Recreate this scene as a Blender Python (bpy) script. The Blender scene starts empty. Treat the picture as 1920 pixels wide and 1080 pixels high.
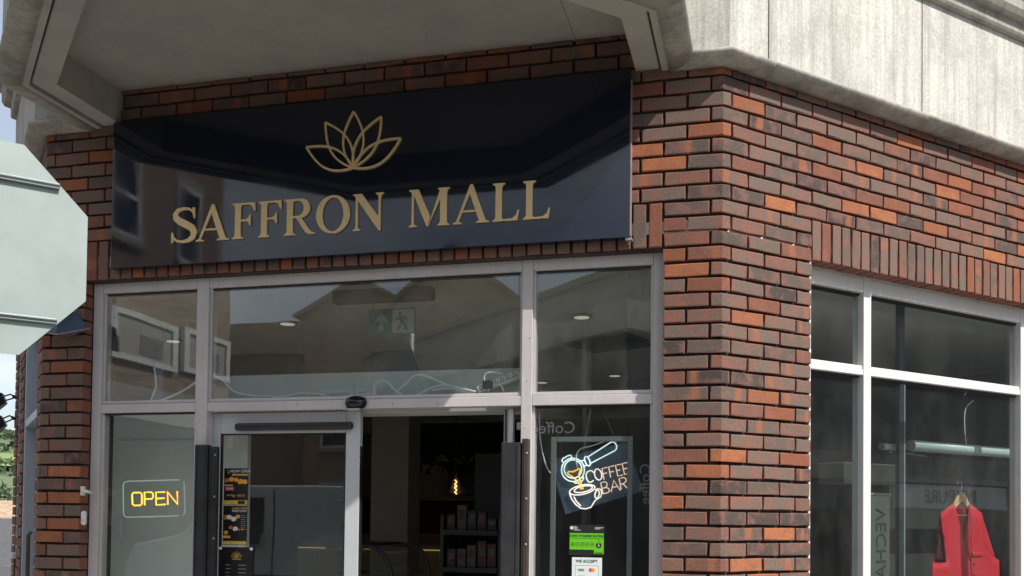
import bpy, bmesh, math, random
from mathutils import Vector, Matrix
R = math.radians
rnd = random.Random(11)
S = bpy.context.scene
COL = S.collection

# ------------------------------------------------------------------ camera
YAW, PITCH, ROLL = -0.26401, 0.02650, 0.01241
def cam_axes(a, b, c):
    ca, sa, cb, sb, cc, sc = math.cos(a), math.sin(a), math.cos(b), math.sin(b), math.cos(c), math.sin(c)
    Y = Matrix(((ca, 0, -sa), (0, 1, 0), (sa, 0, ca)))
    P = Matrix(((1, 0, 0), (0, cb, sb), (0, -sb, cb)))
    Q = Matrix(((cc, -sc, 0), (sc, cc, 0), (0, 0, 1)))
    M = Q @ P @ Y
    return [Vector((M[i][0], M[i][2], -M[i][1])) for i in range(3)]
ax, dn, fw = cam_axes(YAW, PITCH, ROLL)
cam = bpy.data.objects.new('camera', bpy.data.cameras.new('camera'))
COL.objects.link(cam)
m = Matrix.Identity(4)
for i in range(3):
    m[i][0], m[i][1], m[i][2] = ax[i], -dn[i], -fw[i]
m[0][3], m[1][3], m[2][3] = 0.1877, -4.9215, 1.5969
cam.matrix_world = m
cam.data.sensor_width = 36
cam.data.lens = 36 * 1890.83 / 1920
cam.data.shift_x = (960 - 917.6) / 1920
cam.data.shift_y = (922.4 - 540) / 1920
cam.data.clip_start, cam.data.clip_end = 0.05, 8000
S.camera = cam

# ------------------------------------------------------------------ world, sun, exposure
SUN = Vector((1.77, -1.0, 2.27)).normalized()
w = bpy.data.worlds.new('World'); S.world = w; w.use_nodes = True
nt = w.node_tree; bg = nt.nodes['Background']
sky = nt.nodes.new('ShaderNodeTexSky'); sky.sky_type = 'NISHITA'; sky.sun_disc = False
sky.sun_elevation = math.asin(SUN.z); sky.sun_rotation = math.atan2(SUN.x, SUN.y)
sky.altitude = 100; sky.air_density = 1.0; sky.dust_density = 1.6; sky.ozone_density = 1.0
tcw = nt.nodes.new('ShaderNodeTexCoord'); mpw = nt.nodes.new('ShaderNodeMapping'); mpw.inputs['Scale'].default_value = (1, 1, 2.6)
nzw = nt.nodes.new('ShaderNodeTexNoise'); nzw.inputs['Scale'].default_value = 2.1; nzw.inputs['Detail'].default_value = 7
rpw = nt.nodes.new('ShaderNodeValToRGB'); rpw.color_ramp.elements[0].position = 0.46; rpw.color_ramp.elements[1].position = 0.66
rpw.color_ramp.elements[0].color = (.24, .24, .24, 1); rpw.color_ramp.elements[1].color = (.80, .80, .80, 1)
mxw = nt.nodes.new('ShaderNodeMixRGB'); mxw.inputs[2].default_value = (11.0, 11.3, 11.8, 1)
nt.links.new(tcw.outputs['Generated'], mpw.inputs[0]); nt.links.new(mpw.outputs[0], nzw.inputs['Vector'])
nt.links.new(nzw.outputs['Fac'], rpw.inputs[0]); nt.links.new(rpw.outputs[0], mxw.inputs[0])
nt.links.new(sky.outputs[0], mxw.inputs[1]); nt.links.new(mxw.outputs[0], bg.inputs[0])
bg.inputs[1].default_value = 0.10
sl = bpy.data.lights.new('sun', 'SUN'); sl.energy = 4.4; sl.angle = R(0.53); sl.color = (1.0, 0.95, 0.88)
so = bpy.data.objects.new('sun', sl); COL.objects.link(so)
so.rotation_euler = SUN.to_track_quat('Z', 'Y').to_euler(); so.location = (8, -6, 12)
S.view_settings.view_transform = 'Standard'; S.view_settings.look = 'None'
S.view_settings.exposure = 0.35; S.view_settings.gamma = 1.0
S.cycles.use_denoising = True
S.cycles.max_bounces = 6; S.cycles.transparent_max_bounces = 16
S.cycles.glossy_bounces = 4; S.cycles.diffuse_bounces = 3
S.cycles.sample_clamp_indirect = 6.0
S.cycles.caustics_reflective = False; S.cycles.caustics_refractive = False

# ------------------------------------------------------------------ materials
MATS = {}
class NB:
    def __init__(s, name):
        s.m = bpy.data.materials.new(name); s.m.use_nodes = True
        s.t = s.m.node_tree; s.b = s.t.nodes['Principled BSDF']; s.out = s.t.nodes['Material Output']
    def n(s, typ, **kw):
        x = s.t.nodes.new('ShaderNode' + typ)
        for k, v in kw.items():
            if hasattr(x, k) and not k[0].isupper(): setattr(x, k, v)
            else: x.inputs[k].default_value = v
        return x
    def l(s, a, b): s.t.links.new(a, b)
    def val(s, op, a, b=None, c=None):
        x = s.n('Math', operation=op)
        for i, q in enumerate((a, b, c)):
            if q is None: continue
            if isinstance(q, (int, float)): x.inputs[i].default_value = q
            else: s.l(q, x.inputs[i])
        return x.outputs[0]
    def mix(s, fac, a, b, blend='MIX'):
        x = s.n('MixRGB', blend_type=blend)
        for i, q in enumerate((fac, a, b)):
            if isinstance(q, (int, float)): x.inputs[i].default_value = q
            elif isinstance(q, tuple): x.inputs[i].default_value = q + (1,) if len(q) == 3 else q
            else: s.l(q, x.inputs[i])
        return x.outputs[0]
    def ramp(s, fac, stops):
        x = s.n('ValToRGB'); e = x.color_ramp.elements
        while len(e) < len(stops): e.new(0.5)
        for i, (p, c) in enumerate(stops):
            e[i].position = p; e[i].color = (c if isinstance(c, tuple) else (c, c, c)) + (1,)
        s.l(fac, x.inputs[0]); return x.outputs[0]
    def coords(s, kind='Object', scale=(1, 1, 1)):
        t = s.n('TexCoord'); mp = s.n('Mapping', Scale=scale); s.l(t.outputs[kind], mp.inputs[0]); return mp.outputs[0]
    def noise(s, vec, scale, detail=4, rough=.55):
        x = s.n('TexNoise', Scale=scale, Detail=detail, Roughness=rough); s.l(vec, x.inputs['Vector']); return x.outputs['Fac']
    def bump(s, h, strength=.3, dist=.002):
        x = s.n('Bump', Strength=strength, Distance=dist); s.l(h, x.inputs['Height']); s.l(x.outputs[0], s.b.inputs['Normal'])
def simple(name, c, rough=.6, metal=0, var=.12, scale=18, bump=0, emit=None, es=1, spec=None):
    k = NB(name); b = k.b
    b.inputs['Roughness'].default_value = rough; b.inputs['Metallic'].default_value = metal
    if spec is not None: b.inputs['Specular IOR Level'].default_value = spec
    if var:
        v = k.coords(); nz = k.noise(v, scale, 5)
        lo = tuple(max(0, x * (1 - var)) for x in c); hi = tuple(min(1, x * (1 + var)) for x in c)
        k.l(k.ramp(nz, [(.3, lo), (.7, hi)]), b.inputs['Base Color'])
        if bump: k.bump(k.noise(v, scale * 5, 3), bump, .002)
    else: b.inputs['Base Color'].default_value = c + (1,)
    if emit: b.inputs['Emission Color'].default_value = emit + (1,); b.inputs['Emission Strength'].default_value = es
    MATS[name] = k.m; return k.m

def brick_mat():
    k = NB('brick'); b = k.b
    oi = k.n('ObjectInfo'); ge = k.n('NewGeometry')
    rd = k.val('FRACT', k.val('ADD', k.val('MULTIPLY', oi.outputs['Random'], 5.37), k.val('MULTIPLY', ge.outputs['Random Per Island'], 3.71)))
    tc = k.n('TexCoord'); off = k.n('CombineXYZ'); k.l(k.val('MULTIPLY', rd, 41.0), off.inputs[0]); k.l(k.val('MULTIPLY', rd, 17.0), off.inputs[2])
    va = k.n('VectorMath', operation='ADD'); k.l(tc.outputs['Object'], va.inputs[0]); k.l(off.outputs[0], va.inputs[1]); v = va.outputs[0]
    base = k.ramp(rd, [(0, (.076, .059, .052)), (.16, (.125, .094, .079)), (.40, (.172, .127, .103)), (.60, (.190, .131, .107)),
                       (.74, (.190, .106, .084)), (.83, (.198, .086, .062)), (.91, (.250, .092, .051)), (1, (.40, .150, .068))])
    n1 = k.noise(v, 11, 4); n2 = k.noise(v, 150, 4, .6)
    sp = k.n('SeparateXYZ'); k.l(tc.outputs['Generated'], sp.inputs[0])
    ex = k.val('ABSOLUTE', k.val('SUBTRACT', sp.outputs[0], .5)); ez = k.val('ABSOLUTE', k.val('SUBTRACT', sp.outputs[2], .5))
    ed = k.val('MAXIMUM', ex, k.val('MULTIPLY', ez, .985))
    em = k.ramp(k.val('ADD', ed, k.val('MULTIPLY', k.val('SUBTRACT', n1, .5), .16)), [(.435, 0.0), (.492, .85)])
    pm = k.ramp(n1, [(.48, 0.0), (.62, .75)])
    c1 = k.mix(k.val('MAXIMUM', em, pm), base, k.mix(rd, (.245, .118, .098), (.285, .108, .066)))
    r2_ = k.val('FRACT', k.val('MULTIPLY', rd, 13.7)); r3_ = k.val('FRACT', k.val('MULTIPLY', rd, 29.3))
    bd_ = k.val('ABSOLUTE', k.val('SUBTRACT', k.val('ADD', sp.outputs[0], k.val('MULTIPLY', k.val('SUBTRACT', n1, .5), .35)), k.val('MULTIPLY_ADD', r3_, .7, .15)))
    bm2 = k.val('MULTIPLY', k.ramp(bd_, [(.05, .75), (.14, 0.0)]), k.val('LESS_THAN', r2_, .17))
    c1 = k.mix(bm2, c1, (.35, .130, .066))
    gy = k.ramp(k.noise(v, 17, 3), [(.56, 0.0), (.70, .55)])
    c2 = k.mix(gy, c1, (.160, .128, .100))
    c3 = k.mix(1.0, c2, k.ramp(n2, [(.28, .62), (.70, 1.22)]), 'MULTIPLY')
    vo = k.n('TexVoronoi', Scale=85.0); k.l(v, vo.inputs['Vector'])
    pit = k.ramp(vo.outputs['Distance'], [(.10, 1.0), (.22, 0.0)])
    pit2 = k.val('MULTIPLY', pit, k.ramp(k.noise(v, 40, 2), [(.56, 0.0), (.64, 1.0)]))
    c4 = k.mix(k.val('MULTIPLY', pit2, .75), c3, (.05, .038, .032))
    wsp = k.ramp(k.noise(v, 26, 6, .7), [(.715, 0.0), (.76, .7)])
    c5 = k.mix(wsp, c4, (.62, .58, .53))
    k.l(c5, b.inputs['Base Color']); b.inputs['Roughness'].default_value = .86; b.inputs['Specular IOR Level'].default_value = .25
    k.bump(k.val('SUBTRACT', k.val('ADD', k.val('MULTIPLY', n2, .7), k.val('MULTIPLY', n1, .8)), k.val('MULTIPLY', pit2, .8)), .55, .0035)
    MATS['brick'] = k.m
brick_mat()
def mortar_mat():
    k = NB('mortar'); v = k.coords(); n = k.noise(v, 60, 5); n2 = k.noise(v, 7, 3)
    c = k.mix(k.ramp(n2, [(.5, 0.0), (.75, .6)]), k.ramp(n, [(.3, (.022, .019, .018)), (.7, (.05, .043, .039))]), (.08, .07, .062))
    c = k.mix(k.ramp(k.noise(v, 33, 5, .7), [(.68, 0.0), (.74, .8)]), c, (.55, .5, .45))
    k.l(c, k.b.inputs['Base Color']); k.b.inputs['Roughness'].default_value = .95; k.bump(n, .6, .004); MATS['mortar'] = k.m
mortar_mat()
def concrete_mat(name, c, streak, dirt, dark=(.10, .095, .088), grain=1.0):
    k = NB(name)
    v = k.coords(); vs = k.coords('Object', (16, 16, .8)); vf = k.coords('Object', (46, 46, 1.6))
    n1 = k.noise(v, 2.4, 6, .6); st = k.noise(vs, 1, 6, .65); fn = k.noise(vf, 1, 5, .6); gr = k.noise(v, 70, 4, .6)
    base = k.ramp(n1, [(.3, tuple(x * .86 for x in c)), (.7, tuple(min(1, x * 1.10) for x in c))])
    base = k.mix(k.ramp(n1, [(.45, 0.0), (.7, .4)]), base, (c[0] * .93, c[1] * .97, c[2] * .88))
    smask = k.val('MULTIPLY', k.ramp(st, [(.47, 0.0), (.68, 1.0)]), streak)
    c1 = k.mix(smask, base, tuple(x * .42 for x in c))
    c1 = k.mix(k.val('MULTIPLY', k.ramp(fn, [(.5, 0.0), (.63, 1.0)]), streak * .7), c1, tuple(x * .55 for x in c))
    dm = k.val('MULTIPLY', k.ramp(k.noise(v, 5.5, 7, .68), [(.47, 0.0), (.62, 1.0)]), dirt)
    c2 = k.mix(dm, c1, dark)
    c3 = k.mix(1.0, c2, k.ramp(gr, [(.3, 1 - .22 * grain), (.7, 1 + .12 * grain)]), 'MULTIPLY')
    vo = k.n('TexVoronoi', Scale=62.0); k.l(v, vo.inputs['Vector'])
    pt = k.val('MULTIPLY', k.ramp(vo.outputs['Distance'], [(.10, 1.0), (.20, 0.0)]), k.ramp(k.noise(v, 6, 2), [(.52, 0.0), (.62, .8)]))
    c3 = k.mix(pt, c3, tuple(x * .5 for x in c))
    k.l(c3, k.b.inputs['Base Color']); k.b.inputs['Roughness'].default_value = .9
    k.bump(k.val('SUBTRACT', k.val('ADD', gr, k.val('MULTIPLY', st, .6)), pt), .5 * grain, .003)
    MATS[name] = k.m
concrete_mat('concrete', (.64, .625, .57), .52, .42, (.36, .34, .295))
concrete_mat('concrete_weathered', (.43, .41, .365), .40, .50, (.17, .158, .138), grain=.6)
concrete_mat('concrete_painted', (.42, .395, .36), .10, .05, grain=.25)
concrete_mat('render_soffit', (.385, .357, .325), .12, .12, (.25, .23, .205), grain=.10)
concrete_mat('paving', (.40, .385, .36), .05, .18)
concrete_mat('asphalt', (.085, .083, .08), 0, .2, (.05, .05, .05))
def frame_mat(name, c, rough, dirt):
    k = NB(name); v = k.coords(); n = k.noise(v, 5, 6, .65); g = k.noise(k.coords('Object', (60, 60, 2.2)), 1, 4)
    base = k.mix(k.val('MULTIPLY', k.ramp(n, [(.44, 0.0), (.7, 1.0)]), dirt), tuple(c), tuple(x * .55 for x in c))
    base = k.mix(k.val('MULTIPLY', k.ramp(g, [(.52, 0.0), (.7, 1.0)]), dirt * .8), base, tuple(x * .62 for x in c))
    base = k.mix(k.ramp(k.noise(v, 38, 5, .7), [(.70, 0.0), (.745, .8)]), base, (.10, .09, .085))
    k.l(base, k.b.inputs['Base Color']); k.b.inputs['Roughness'].default_value = rough; k.bump(k.noise(v, 120, 2), .06, .001)
    MATS[name] = k.m
frame_mat('frame_grey', (.56, .53, .53), .42, .26)
frame_mat('door_grey', (.52, .54, .56), .36, .16)
frame_mat('frame_white', (.70, .695, .685), .45, .24)
frame_mat('frame_blue', (.40, .44, .50), .45, .2)
def glass_mat(name, tint=(.93, .96, .95), refl=1.0, dirt=.0):
    k = NB(name); k.t.nodes.remove(k.b)
    tr = k.n('BsdfTransparent'); tr.inputs[0].default_value = tint + (1,)
    gl = k.n('BsdfGlossy'); gl.inputs[0].default_value = (.95, .97, 1, 1); gl.inputs['Roughness'].default_value = 0.0
    v = k.coords(); bp = k.n('Bump', Strength=.05, Distance=.02); k.l(k.noise(v, 1.6, 1), bp.inputs['Height']); k.l(bp.outputs[0], gl.inputs['Normal'])
    ge = k.n('NewGeometry'); dp = k.n('VectorMath', operation='DOT_PRODUCT'); k.l(ge.outputs['Incoming'], dp.inputs[0]); k.l(ge.outputs['Normal'], dp.inputs[1])
    f2 = k.val('MULTIPLY_ADD', k.val('POWER', k.val('SUBTRACT', 1.0, k.val('ABSOLUTE', dp.outputs['Value'])), 5.0), .92, .043 * refl)
    mx = k.n('MixShader'); k.l(f2, mx.inputs[0]); k.l(tr.outputs[0], mx.inputs[1]); k.l(gl.outputs[0], mx.inputs[2])
    df = k.n('BsdfDiffuse'); df.inputs[0].default_value = (.55, .56, .54, 1)
    sm = k.ramp(k.noise(k.coords('Object', (1, 1, .6)), 3.2, 7, .7), [(.42, dirt * .25), (.75, dirt)])
    m2 = k.n('MixShader'); k.l(sm, m2.inputs[0]); k.l(mx.outputs[0], m2.inputs[1]); k.l(df.outputs[0], m2.inputs[2])
    k.l(m2.outputs[0], k.out.inputs[0]); MATS[name] = k.m
glass_mat('glass', refl=1.7, dirt=.07)
glass_mat('glass_lower', refl=1.35, dirt=.022)
glass_mat('glass_side', tint=(.90, .93, .92), refl=1.2, dirt=.03)
def sign_mat():
    k = NB('sign_gloss'); b = k.b; b.inputs['Base Color'].default_value = (.004, .008, .020, 1)
    b.inputs['IOR'].default_value = 1.50; k.l(k.ramp(k.noise(k.coords('Object', (1, 1, .5)), 5, 6, .65), [(.35, .02), (.75, .10)]), b.inputs['Roughness'])
    b.inputs['Coat Weight'].default_value = .25; b.inputs['Coat Roughness'].default_value = .02
    v = k.coords('Object', (1, 1, .7)); k.bump(k.noise(v, 1.25, 1), .10, .035); MATS['sign_gloss'] = k.m
sign_mat()
simple('gold', (.76, .58, .31), .42, .3, .06, 30)
simple('black_plastic', (.018, .018, .02), .38, 0, .2, 40)
simple('black_metal', (.030, .031, .034), .5, .2, .3, 9)
simple('brown_strip', (.055, .042, .038), .55, .2, .3, 9)
simple('white_plastic', (.74, .75, .74), .35, 0, .05)
simple('cable_white', (.84, .85, .84), .45, 0, .05)
simple('off_white_wall', (.62, .62, .59), .8, 0, .05, 3)
simple('panel_white', (.78, .82, .78), .7, 0, .06, 4)
simple('header_box', (.50, .54, .52), .6, 0, .05, 5)
simple('ceiling', (.78, .75, .68), .85, 0, .05, 3)
simple('floor_dark', (.36, .33, .29), .45, 0, .2, 4)
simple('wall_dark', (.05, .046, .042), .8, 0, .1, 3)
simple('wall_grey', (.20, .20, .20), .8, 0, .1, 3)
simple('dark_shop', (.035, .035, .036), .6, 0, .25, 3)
simple('cream', (.21, .195, .16), .75, 0, .06, 3)
simple('wood_dark', (.10, .06, .045), .55, 0, .2, 8)
simple('gold_cladding', (.30, .22, .07), .45, .4, .5, 60, .4)
simple('vine', (.006, .008, .006), .9, 0, .4, 30)
simple('screen_black', (.006, .006, .007), .15, 0, 0)
simple('green_exit', (.15, .33, .26), .5, 0, .05)
simple('exit_white', (.62, .66, .63), .5, 0, .05)
simple('acrylic_blue', (.075, .115, .17), .25, 0, .15, 6)
simple('grey_snap_frame', (.17, .185, .185), .45, .2, .1)
simple('sticker_green', (.13, .52, .01), .5, 0, 0)
simple('sticker_black', (.012, .013, .012), .5, 0, 0)
simple('sticker_white', (.72, .80, .76), .5, 0, .02)
simple('print_grey', (.25, .27, .26), .6, 0, 0)
simple('print_red', (.65, .07, .06), .6, 0, 0)
simple('print_orange', (.78, .33, .05), .6, 0, 0)
simple('print_gold', (.62, .42, .07), .6, 0, .2, 60)
simple('print_food', (.40, .15, .06), .6, 0, .9, 90)
simple('print_pink', (.55, .12, .16), .6, 0, .2, 60)
simple('print_white', (.7, .7, .68), .6, 0, .0)
simple('poster_black', (.014, .013, .013), .4, 0, .2, 30)
simple('sign_back', (.295, .352, .338), .5, .1, .07, 7)
simple('sign_rail', (.22, .265, .26), .45, .4, .05)
simple('galvanised', (.42, .44, .44), .45, .6, .15, 12)
simple('red_cloth', (.52, .006, .024), .75, 0, .14, 40, .25)
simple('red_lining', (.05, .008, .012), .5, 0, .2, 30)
simple('hanger_wood', (.60, .42, .22), .5, 0, .12, 20)
simple('chrome', (.7, .7, .72), .12, 1, 0)
simple('tube_white', (.46, .55, .56), .4, 0, .04)
simple('post_dark', (.05, .065, .08), .35, .5, .1)
simple('beige_box', (.17, .16, .125), .8, 0, .06, 4)
simple('banner_grey', (.085, .092, .088), .8, 0, .05, 4)
simple('banner_text', (.03, .032, .031), .8, 0, 0)
simple('neon_white', (.8, .85, .85), .4, 0, 0, emit=(.78, 1.0, .97), es=.62)
simple('neon_warm', (.8, .75, .7), .4, 0, 0, emit=(1.0, .86, .74), es=.72)
simple('neon_peach', (.8, .65, .55), .4, 0, 0, emit=(1.0, .64, .47), es=.58)
simple('neon_orange', (.8, .5, .1), .4, 0, 0, emit=(1.0, .47, .05), es=.85)
simple('neon_amber', (.8, .5, .1), .4, 0, 0, emit=(1.0, .43, .03), es=2.0)
simple('neon_tube_faint', (.50, .57, .56), .35, 0, 0, emit=(.6, .78, .78), es=.22)  # border tube brightened by a weak emission of its own
simple('lamp_disc', (.8, .8, .75), .5, 0, 0, emit=(1.0, .93, .72), es=.32)
simple('lamp_ring', (.30, .27, .22), .5, .3, 0)
simple('filament', (.9, .5, .1), .4, 0, 0, emit=(1.0, .50, .12), es=3.0)
simple('led_strip', (.9, .8, .5), .4, 0, 0, emit=(1.0, .68, .25), es=.25)
simple('stone_trim', (.42, .40, .36), .85, 0, .12, 6)
simple('slate', (.085, .085, .09), .7, 0, .25, 8)
simple('roof_brown', (.36, .26, .18), .85, 0, .25, 3)
simple('win_dark', (.03, .035, .04), .1, 0, 0)
simple('upvc', (.78, .78, .75), .45, 0, .03)
simple('tarmac_yellow', (.55, .40, .05), .8, 0, .2, 20)
simple('kerb_stone', (.33, .32, .30), .9, 0, .15, 12)
simple('hill_green', (.105, .145, .065), .95, 0, .35, .012)
simple('grass_field', (.20, .28, .09), .95, 0, .25, .02)
simple('leaf_green', (.040, .068, .026), .85, 0, .5, .9)
simple('bark', (.08, .06, .045), .9, 0, .2)
simple('terracotta', (.40, .16, .09), .85, 0, .15, 3)
simple('glass_bulb', (.5, .3, .1), .1, 0, 0)
simple('pink_edge', (.30, .20, .19), .6, 0, .2)
simple('product_a', (0.064, 0.020, 0.020), .5, 0, .5, 35)
simple('product_b', (0.020, 0.024, 0.044), .5, 0, .5, 35)
simple('product_c', (0.080, 0.076, 0.068), .5, 0, .4, 35)
simple('shelf_black', (.03, .03, .033), .5, 0, .15)
simple('marble_grey', (.12, .105, .09), .4, 0, .3, 5)
def wallpaper_brick(name, c, mort):
    k = NB(name); v = k.coords('Generated')
    tc = k.n('TexCoord'); sp = k.n('SeparateXYZ'); k.l(tc.outputs['Object'], sp.inputs[0]); cb = k.n('CombineXYZ')
    k.l(k.val('ADD', sp.outputs[0], sp.outputs[1]), cb.inputs[0]); k.l(sp.outputs[2], cb.inputs[1])
    bt = k.n('TexBrick', Scale=1.0); bt.inputs['Brick Width'].default_value = .225; bt.inputs['Row Height'].default_value = .075; bt.inputs['Mortar Size'].default_value = .007
    bt.inputs['Color1'].default_value = c + (1,); bt.inputs['Color2'].default_value = tuple(x * .6 for x in c) + (1,); bt.inputs['Mortar'].default_value = mort + (1,)
    k.l(cb.outputs[0], bt.inputs['Vector']); k.l(bt.outputs[0], k.b.inputs['Base Color']); k.b.inputs['Roughness'].default_value = .9; MATS[name] = k.m
wallpaper_brick('far_brick', (.40, .285, .215), (.26, .215, .175))
wallpaper_brick('far_brick_buff', (.60, .43, .28), (.42, .33, .25))
wallpaper_brick('upper_brick', (.27, .15, .11), (.06, .05, .045))

# ------------------------------------------------------------------ mesh helpers
ORG = {}
class MB:
    def __init__(s): s.v = []; s.f = []
    def add(s, vs, fs):
        o = len(s.v); s.v += [tuple(q) for q in vs]; s.f += [tuple(i + o for i in f) for f in fs]; return s
    def box(s, x0, x1, y0, y1, z0, z1):
        return s.add([(x0, y0, z0), (x1, y0, z0), (x1, y1, z0), (x0, y1, z0), (x0, y0, z1), (x1, y0, z1), (x1, y1, z1), (x0, y1, z1)],
                     [(0, 3, 2, 1), (4, 5, 6, 7), (0, 1, 5, 4), (1, 2, 6, 5), (2, 3, 7, 6), (3, 0, 4, 7)])
    def prism(s, poly, z0, z1):                       # plan polygon, extruded up
        n = len(poly)
        return s.add([(x, y, z0) for x, y in poly] + [(x, y, z1) for x, y in poly],
                     [tuple(range(n))[::-1], tuple(range(n, 2 * n))] + [(i, (i + 1) % n, n + (i + 1) % n, n + i) for i in range(n)])
    def plate(s, poly, y0, y1):                       # x,z polygon, extruded in depth (y0 is the front)
        n = len(poly)
        return s.add([(x, y0, z) for x, z in poly] + [(x, y1, z) for x, z in poly],
                     [tuple(range(n)), tuple(range(n, 2 * n))[::-1]] + [(i, n + i, n + (i + 1) % n, (i + 1) % n) for i in range(n)])
    def tube(s, pts, r, n=7, closed=False, taper=None):
        P = [Vector(p) for p in pts]; m_ = len(P); rings = []
        up0 = Vector((0, 0, 1))
        for i, p in enumerate(P):
            a = P[(i - 1) % m_] if (i or closed) else p; b = P[(i + 1) % m_] if (i < m_ - 1 or closed) else p
            d = (b - a); d = d.normalized() if d.length > 1e-9 else Vector((1, 0, 0))
            u = up0 if abs(d.dot(up0)) < .92 else Vector((0, 1, 0))
            e1 = d.cross(u).normalized(); e2 = d.cross(e1).normalized(); rr = r if taper is None else r * taper[i]
            rings.append([p + e1 * rr * math.cos(2 * math.pi * k / n) + e2 * rr * math.sin(2 * math.pi * k / n) for k in range(n)])
        for i in range(1, m_):                        # keep rings from twisting
            best = min(range(n), key=lambda q: sum((rings[i][(k + q) % n] - rings[i - 1][k]).length for k in range(n)))
            rings[i] = [rings[i][(k + best) % n] for k in range(n)]
        vs = [q for g in rings for q in g]; fs = []
        for i in range(m_ - (0 if closed else 1)):
            j = (i + 1) % m_
            fs += [(i * n + k, i * n + (k + 1) % n, j * n + (k + 1) % n, j * n + k) for k in range(n)]
        if not closed: fs += [tuple(range(n))[::-1], tuple((m_ - 1) * n + k for k in range(n))]
        return s.add(vs, fs)
    def ribbon(s, pts, wd, y0, y1, closed=False):     # flat stroke in x,z with thickness y0..y1
        P = [Vector((x, z)) for x, z in pts]; m_ = len(P); L = []; Rr = []
        W = wd if isinstance(wd, (list, tuple)) else [wd] * m_
        for i, p in enumerate(P):
            a = P[(i - 1) % m_] if (i or closed) else p; b = P[(i + 1) % m_] if (i < m_ - 1 or closed) else p
            d1 = (p - a); d2 = (b - p)
            d1 = d1.normalized() if d1.length > 1e-9 else d2.normalized(); d2 = d2.normalized() if d2.length > 1e-9 else d1
            nn = Vector((-(d1 + d2).y, (d1 + d2).x)); nn = nn.normalized() if nn.length > 1e-6 else Vector((-d1.y, d1.x))
            sc = 1 / max(.5, nn.dot(Vector((-d1.y, d1.x))))
            L.append(p + nn * W[i] * .5 * sc); Rr.append(p - nn * W[i] * .5 * sc)
        vs = []
        for a, b in zip(L, Rr): vs += [(a.x, y0, a.y), (b.x, y0, b.y), (b.x, y1, b.y), (a.x, y1, a.y)]
        fs = []
        for i in range(m_ - (0 if closed else 1)):
            j = (i + 1) % m_
            fs += [tuple(4 * q + k2 for q, k2 in ((i, k), (i, (k + 1) % 4), (j, (k + 1) % 4), (j, k))) for k in range(4)]
        if not closed: fs += [(0, 3, 2, 1), tuple(4 * (m_ - 1) + k for k in range(4))]
        return s.add(vs, fs)
    def ellip(s, c, rx, ry, rz, n=14, m_=8, half=None):
        vs = []; fs = []
        for i in range(m_ + 1):
            th = math.pi * i / m_
            for k in range(n):
                ph = 2 * math.pi * k / n
                vs.append((c[0] + rx * math.sin(th) * math.cos(ph), c[1] + ry * math.sin(th) * math.sin(ph), c[2] + rz * math.cos(th)))
        for i in range(m_):
            for k in range(n): fs.append((i * n + k, (i + 1) * n + k, (i + 1) * n + (k + 1) % n, i * n + (k + 1) % n))
        return s.add(vs, fs)
    def disc(s, c, r, h, n=20): return s.prism([(c[0] + r * math.cos(2 * math.pi * k / n), c[1] + r * math.sin(2 * math.pi * k / n)) for k in range(n)], c[2], c[2] + h)
    def build(s, name, mat, parent=None, smooth=False, bevel=0, label=None, cat=None, group=None, kind=None):
        me = bpy.data.meshes.new(name); o_ = ORG.get(parent.name, (0, 0, 0)) if parent else (0, 0, 0)
        me.from_pydata([(x - o_[0], y - o_[1], z - o_[2]) for x, y, z in s.v], [], s.f)
        b = bmesh.new(); b.from_mesh(me); bmesh.ops.recalc_face_normals(b, faces=b.faces); b.to_mesh(me); b.free()
        if smooth:
            for p in me.polygons: p.use_smooth = True
        return obj(name, me, mat, parent, bevel, label, cat, group, kind)
def obj(name, me, mat, parent=None, bevel=0, label=None, cat=None, group=None, kind=None):
    o = bpy.data.objects.new(name, me); COL.objects.link(o)
    if mat and not me.materials: me.materials.append(MATS[mat])
    if parent: o.parent = parent
    if bevel:
        md = o.modifiers.new('bevel', 'BEVEL'); md.width = bevel; md.segments = 2; md.limit_method = 'ANGLE'; md.angle_limit = R(40)
    tag(o, label, cat, group, kind); return o
def tag(o, label=None, cat=None, group=None, kind=None):
    for k, v in (('label', label), ('category', cat), ('group', group), ('kind', kind)):
        if v: o[k] = v
    return o
def empty(name, loc=(0, 0, 0), parent=None, rz=0, label=None, cat=None, group=None, kind=None, local=False):
    o = bpy.data.objects.new(name, None); COL.objects.link(o); o.empty_display_size = .1
    o.location = loc; o.rotation_euler[2] = rz
    if parent: o.parent = parent
    ORG[o.name] = (0, 0, 0) if local else tuple(loc)
    return tag(o, label, cat, group, kind)
def text(name, body, size, mat, parent, loc, rot=(R(90), 0, 0), ext=.0006, align='CENTER', sx=1.0, label=None):
    cu = bpy.data.curves.new(name, 'FONT'); cu.body = body; cu.size = size; cu.extrude = ext; cu.align_x = align; cu.align_y = 'CENTER'; cu.resolution_u = 3
    t = bpy.data.objects.new(name, cu); COL.objects.link(t)
    me = bpy.data.meshes.new_from_object(t); bpy.data.objects.remove(t); bpy.data.curves.remove(cu)
    for vtx in me.vertices: vtx.co.x *= sx
    o_ = ORG.get(parent.name, (0, 0, 0)) if parent else (0, 0, 0)
    o = obj(name, me, mat, parent, label=label); o.location = (loc[0] - o_[0], loc[1] - o_[1], loc[2] - o_[2]); o.rotation_euler = rot; return o

# ------------------------------------------------------------------ geometry of the place (metres; front wall is the plane y = 0)
AL = 0.8083; CA, SA = math.cos(AL), math.sin(AL)
W = 3.830
ZK = lambda k: 3.675 - .075 * k                 # bed joint heights
XA, XB = -W + .282, -.282                       # shopfront opening
JO = .0062
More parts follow.
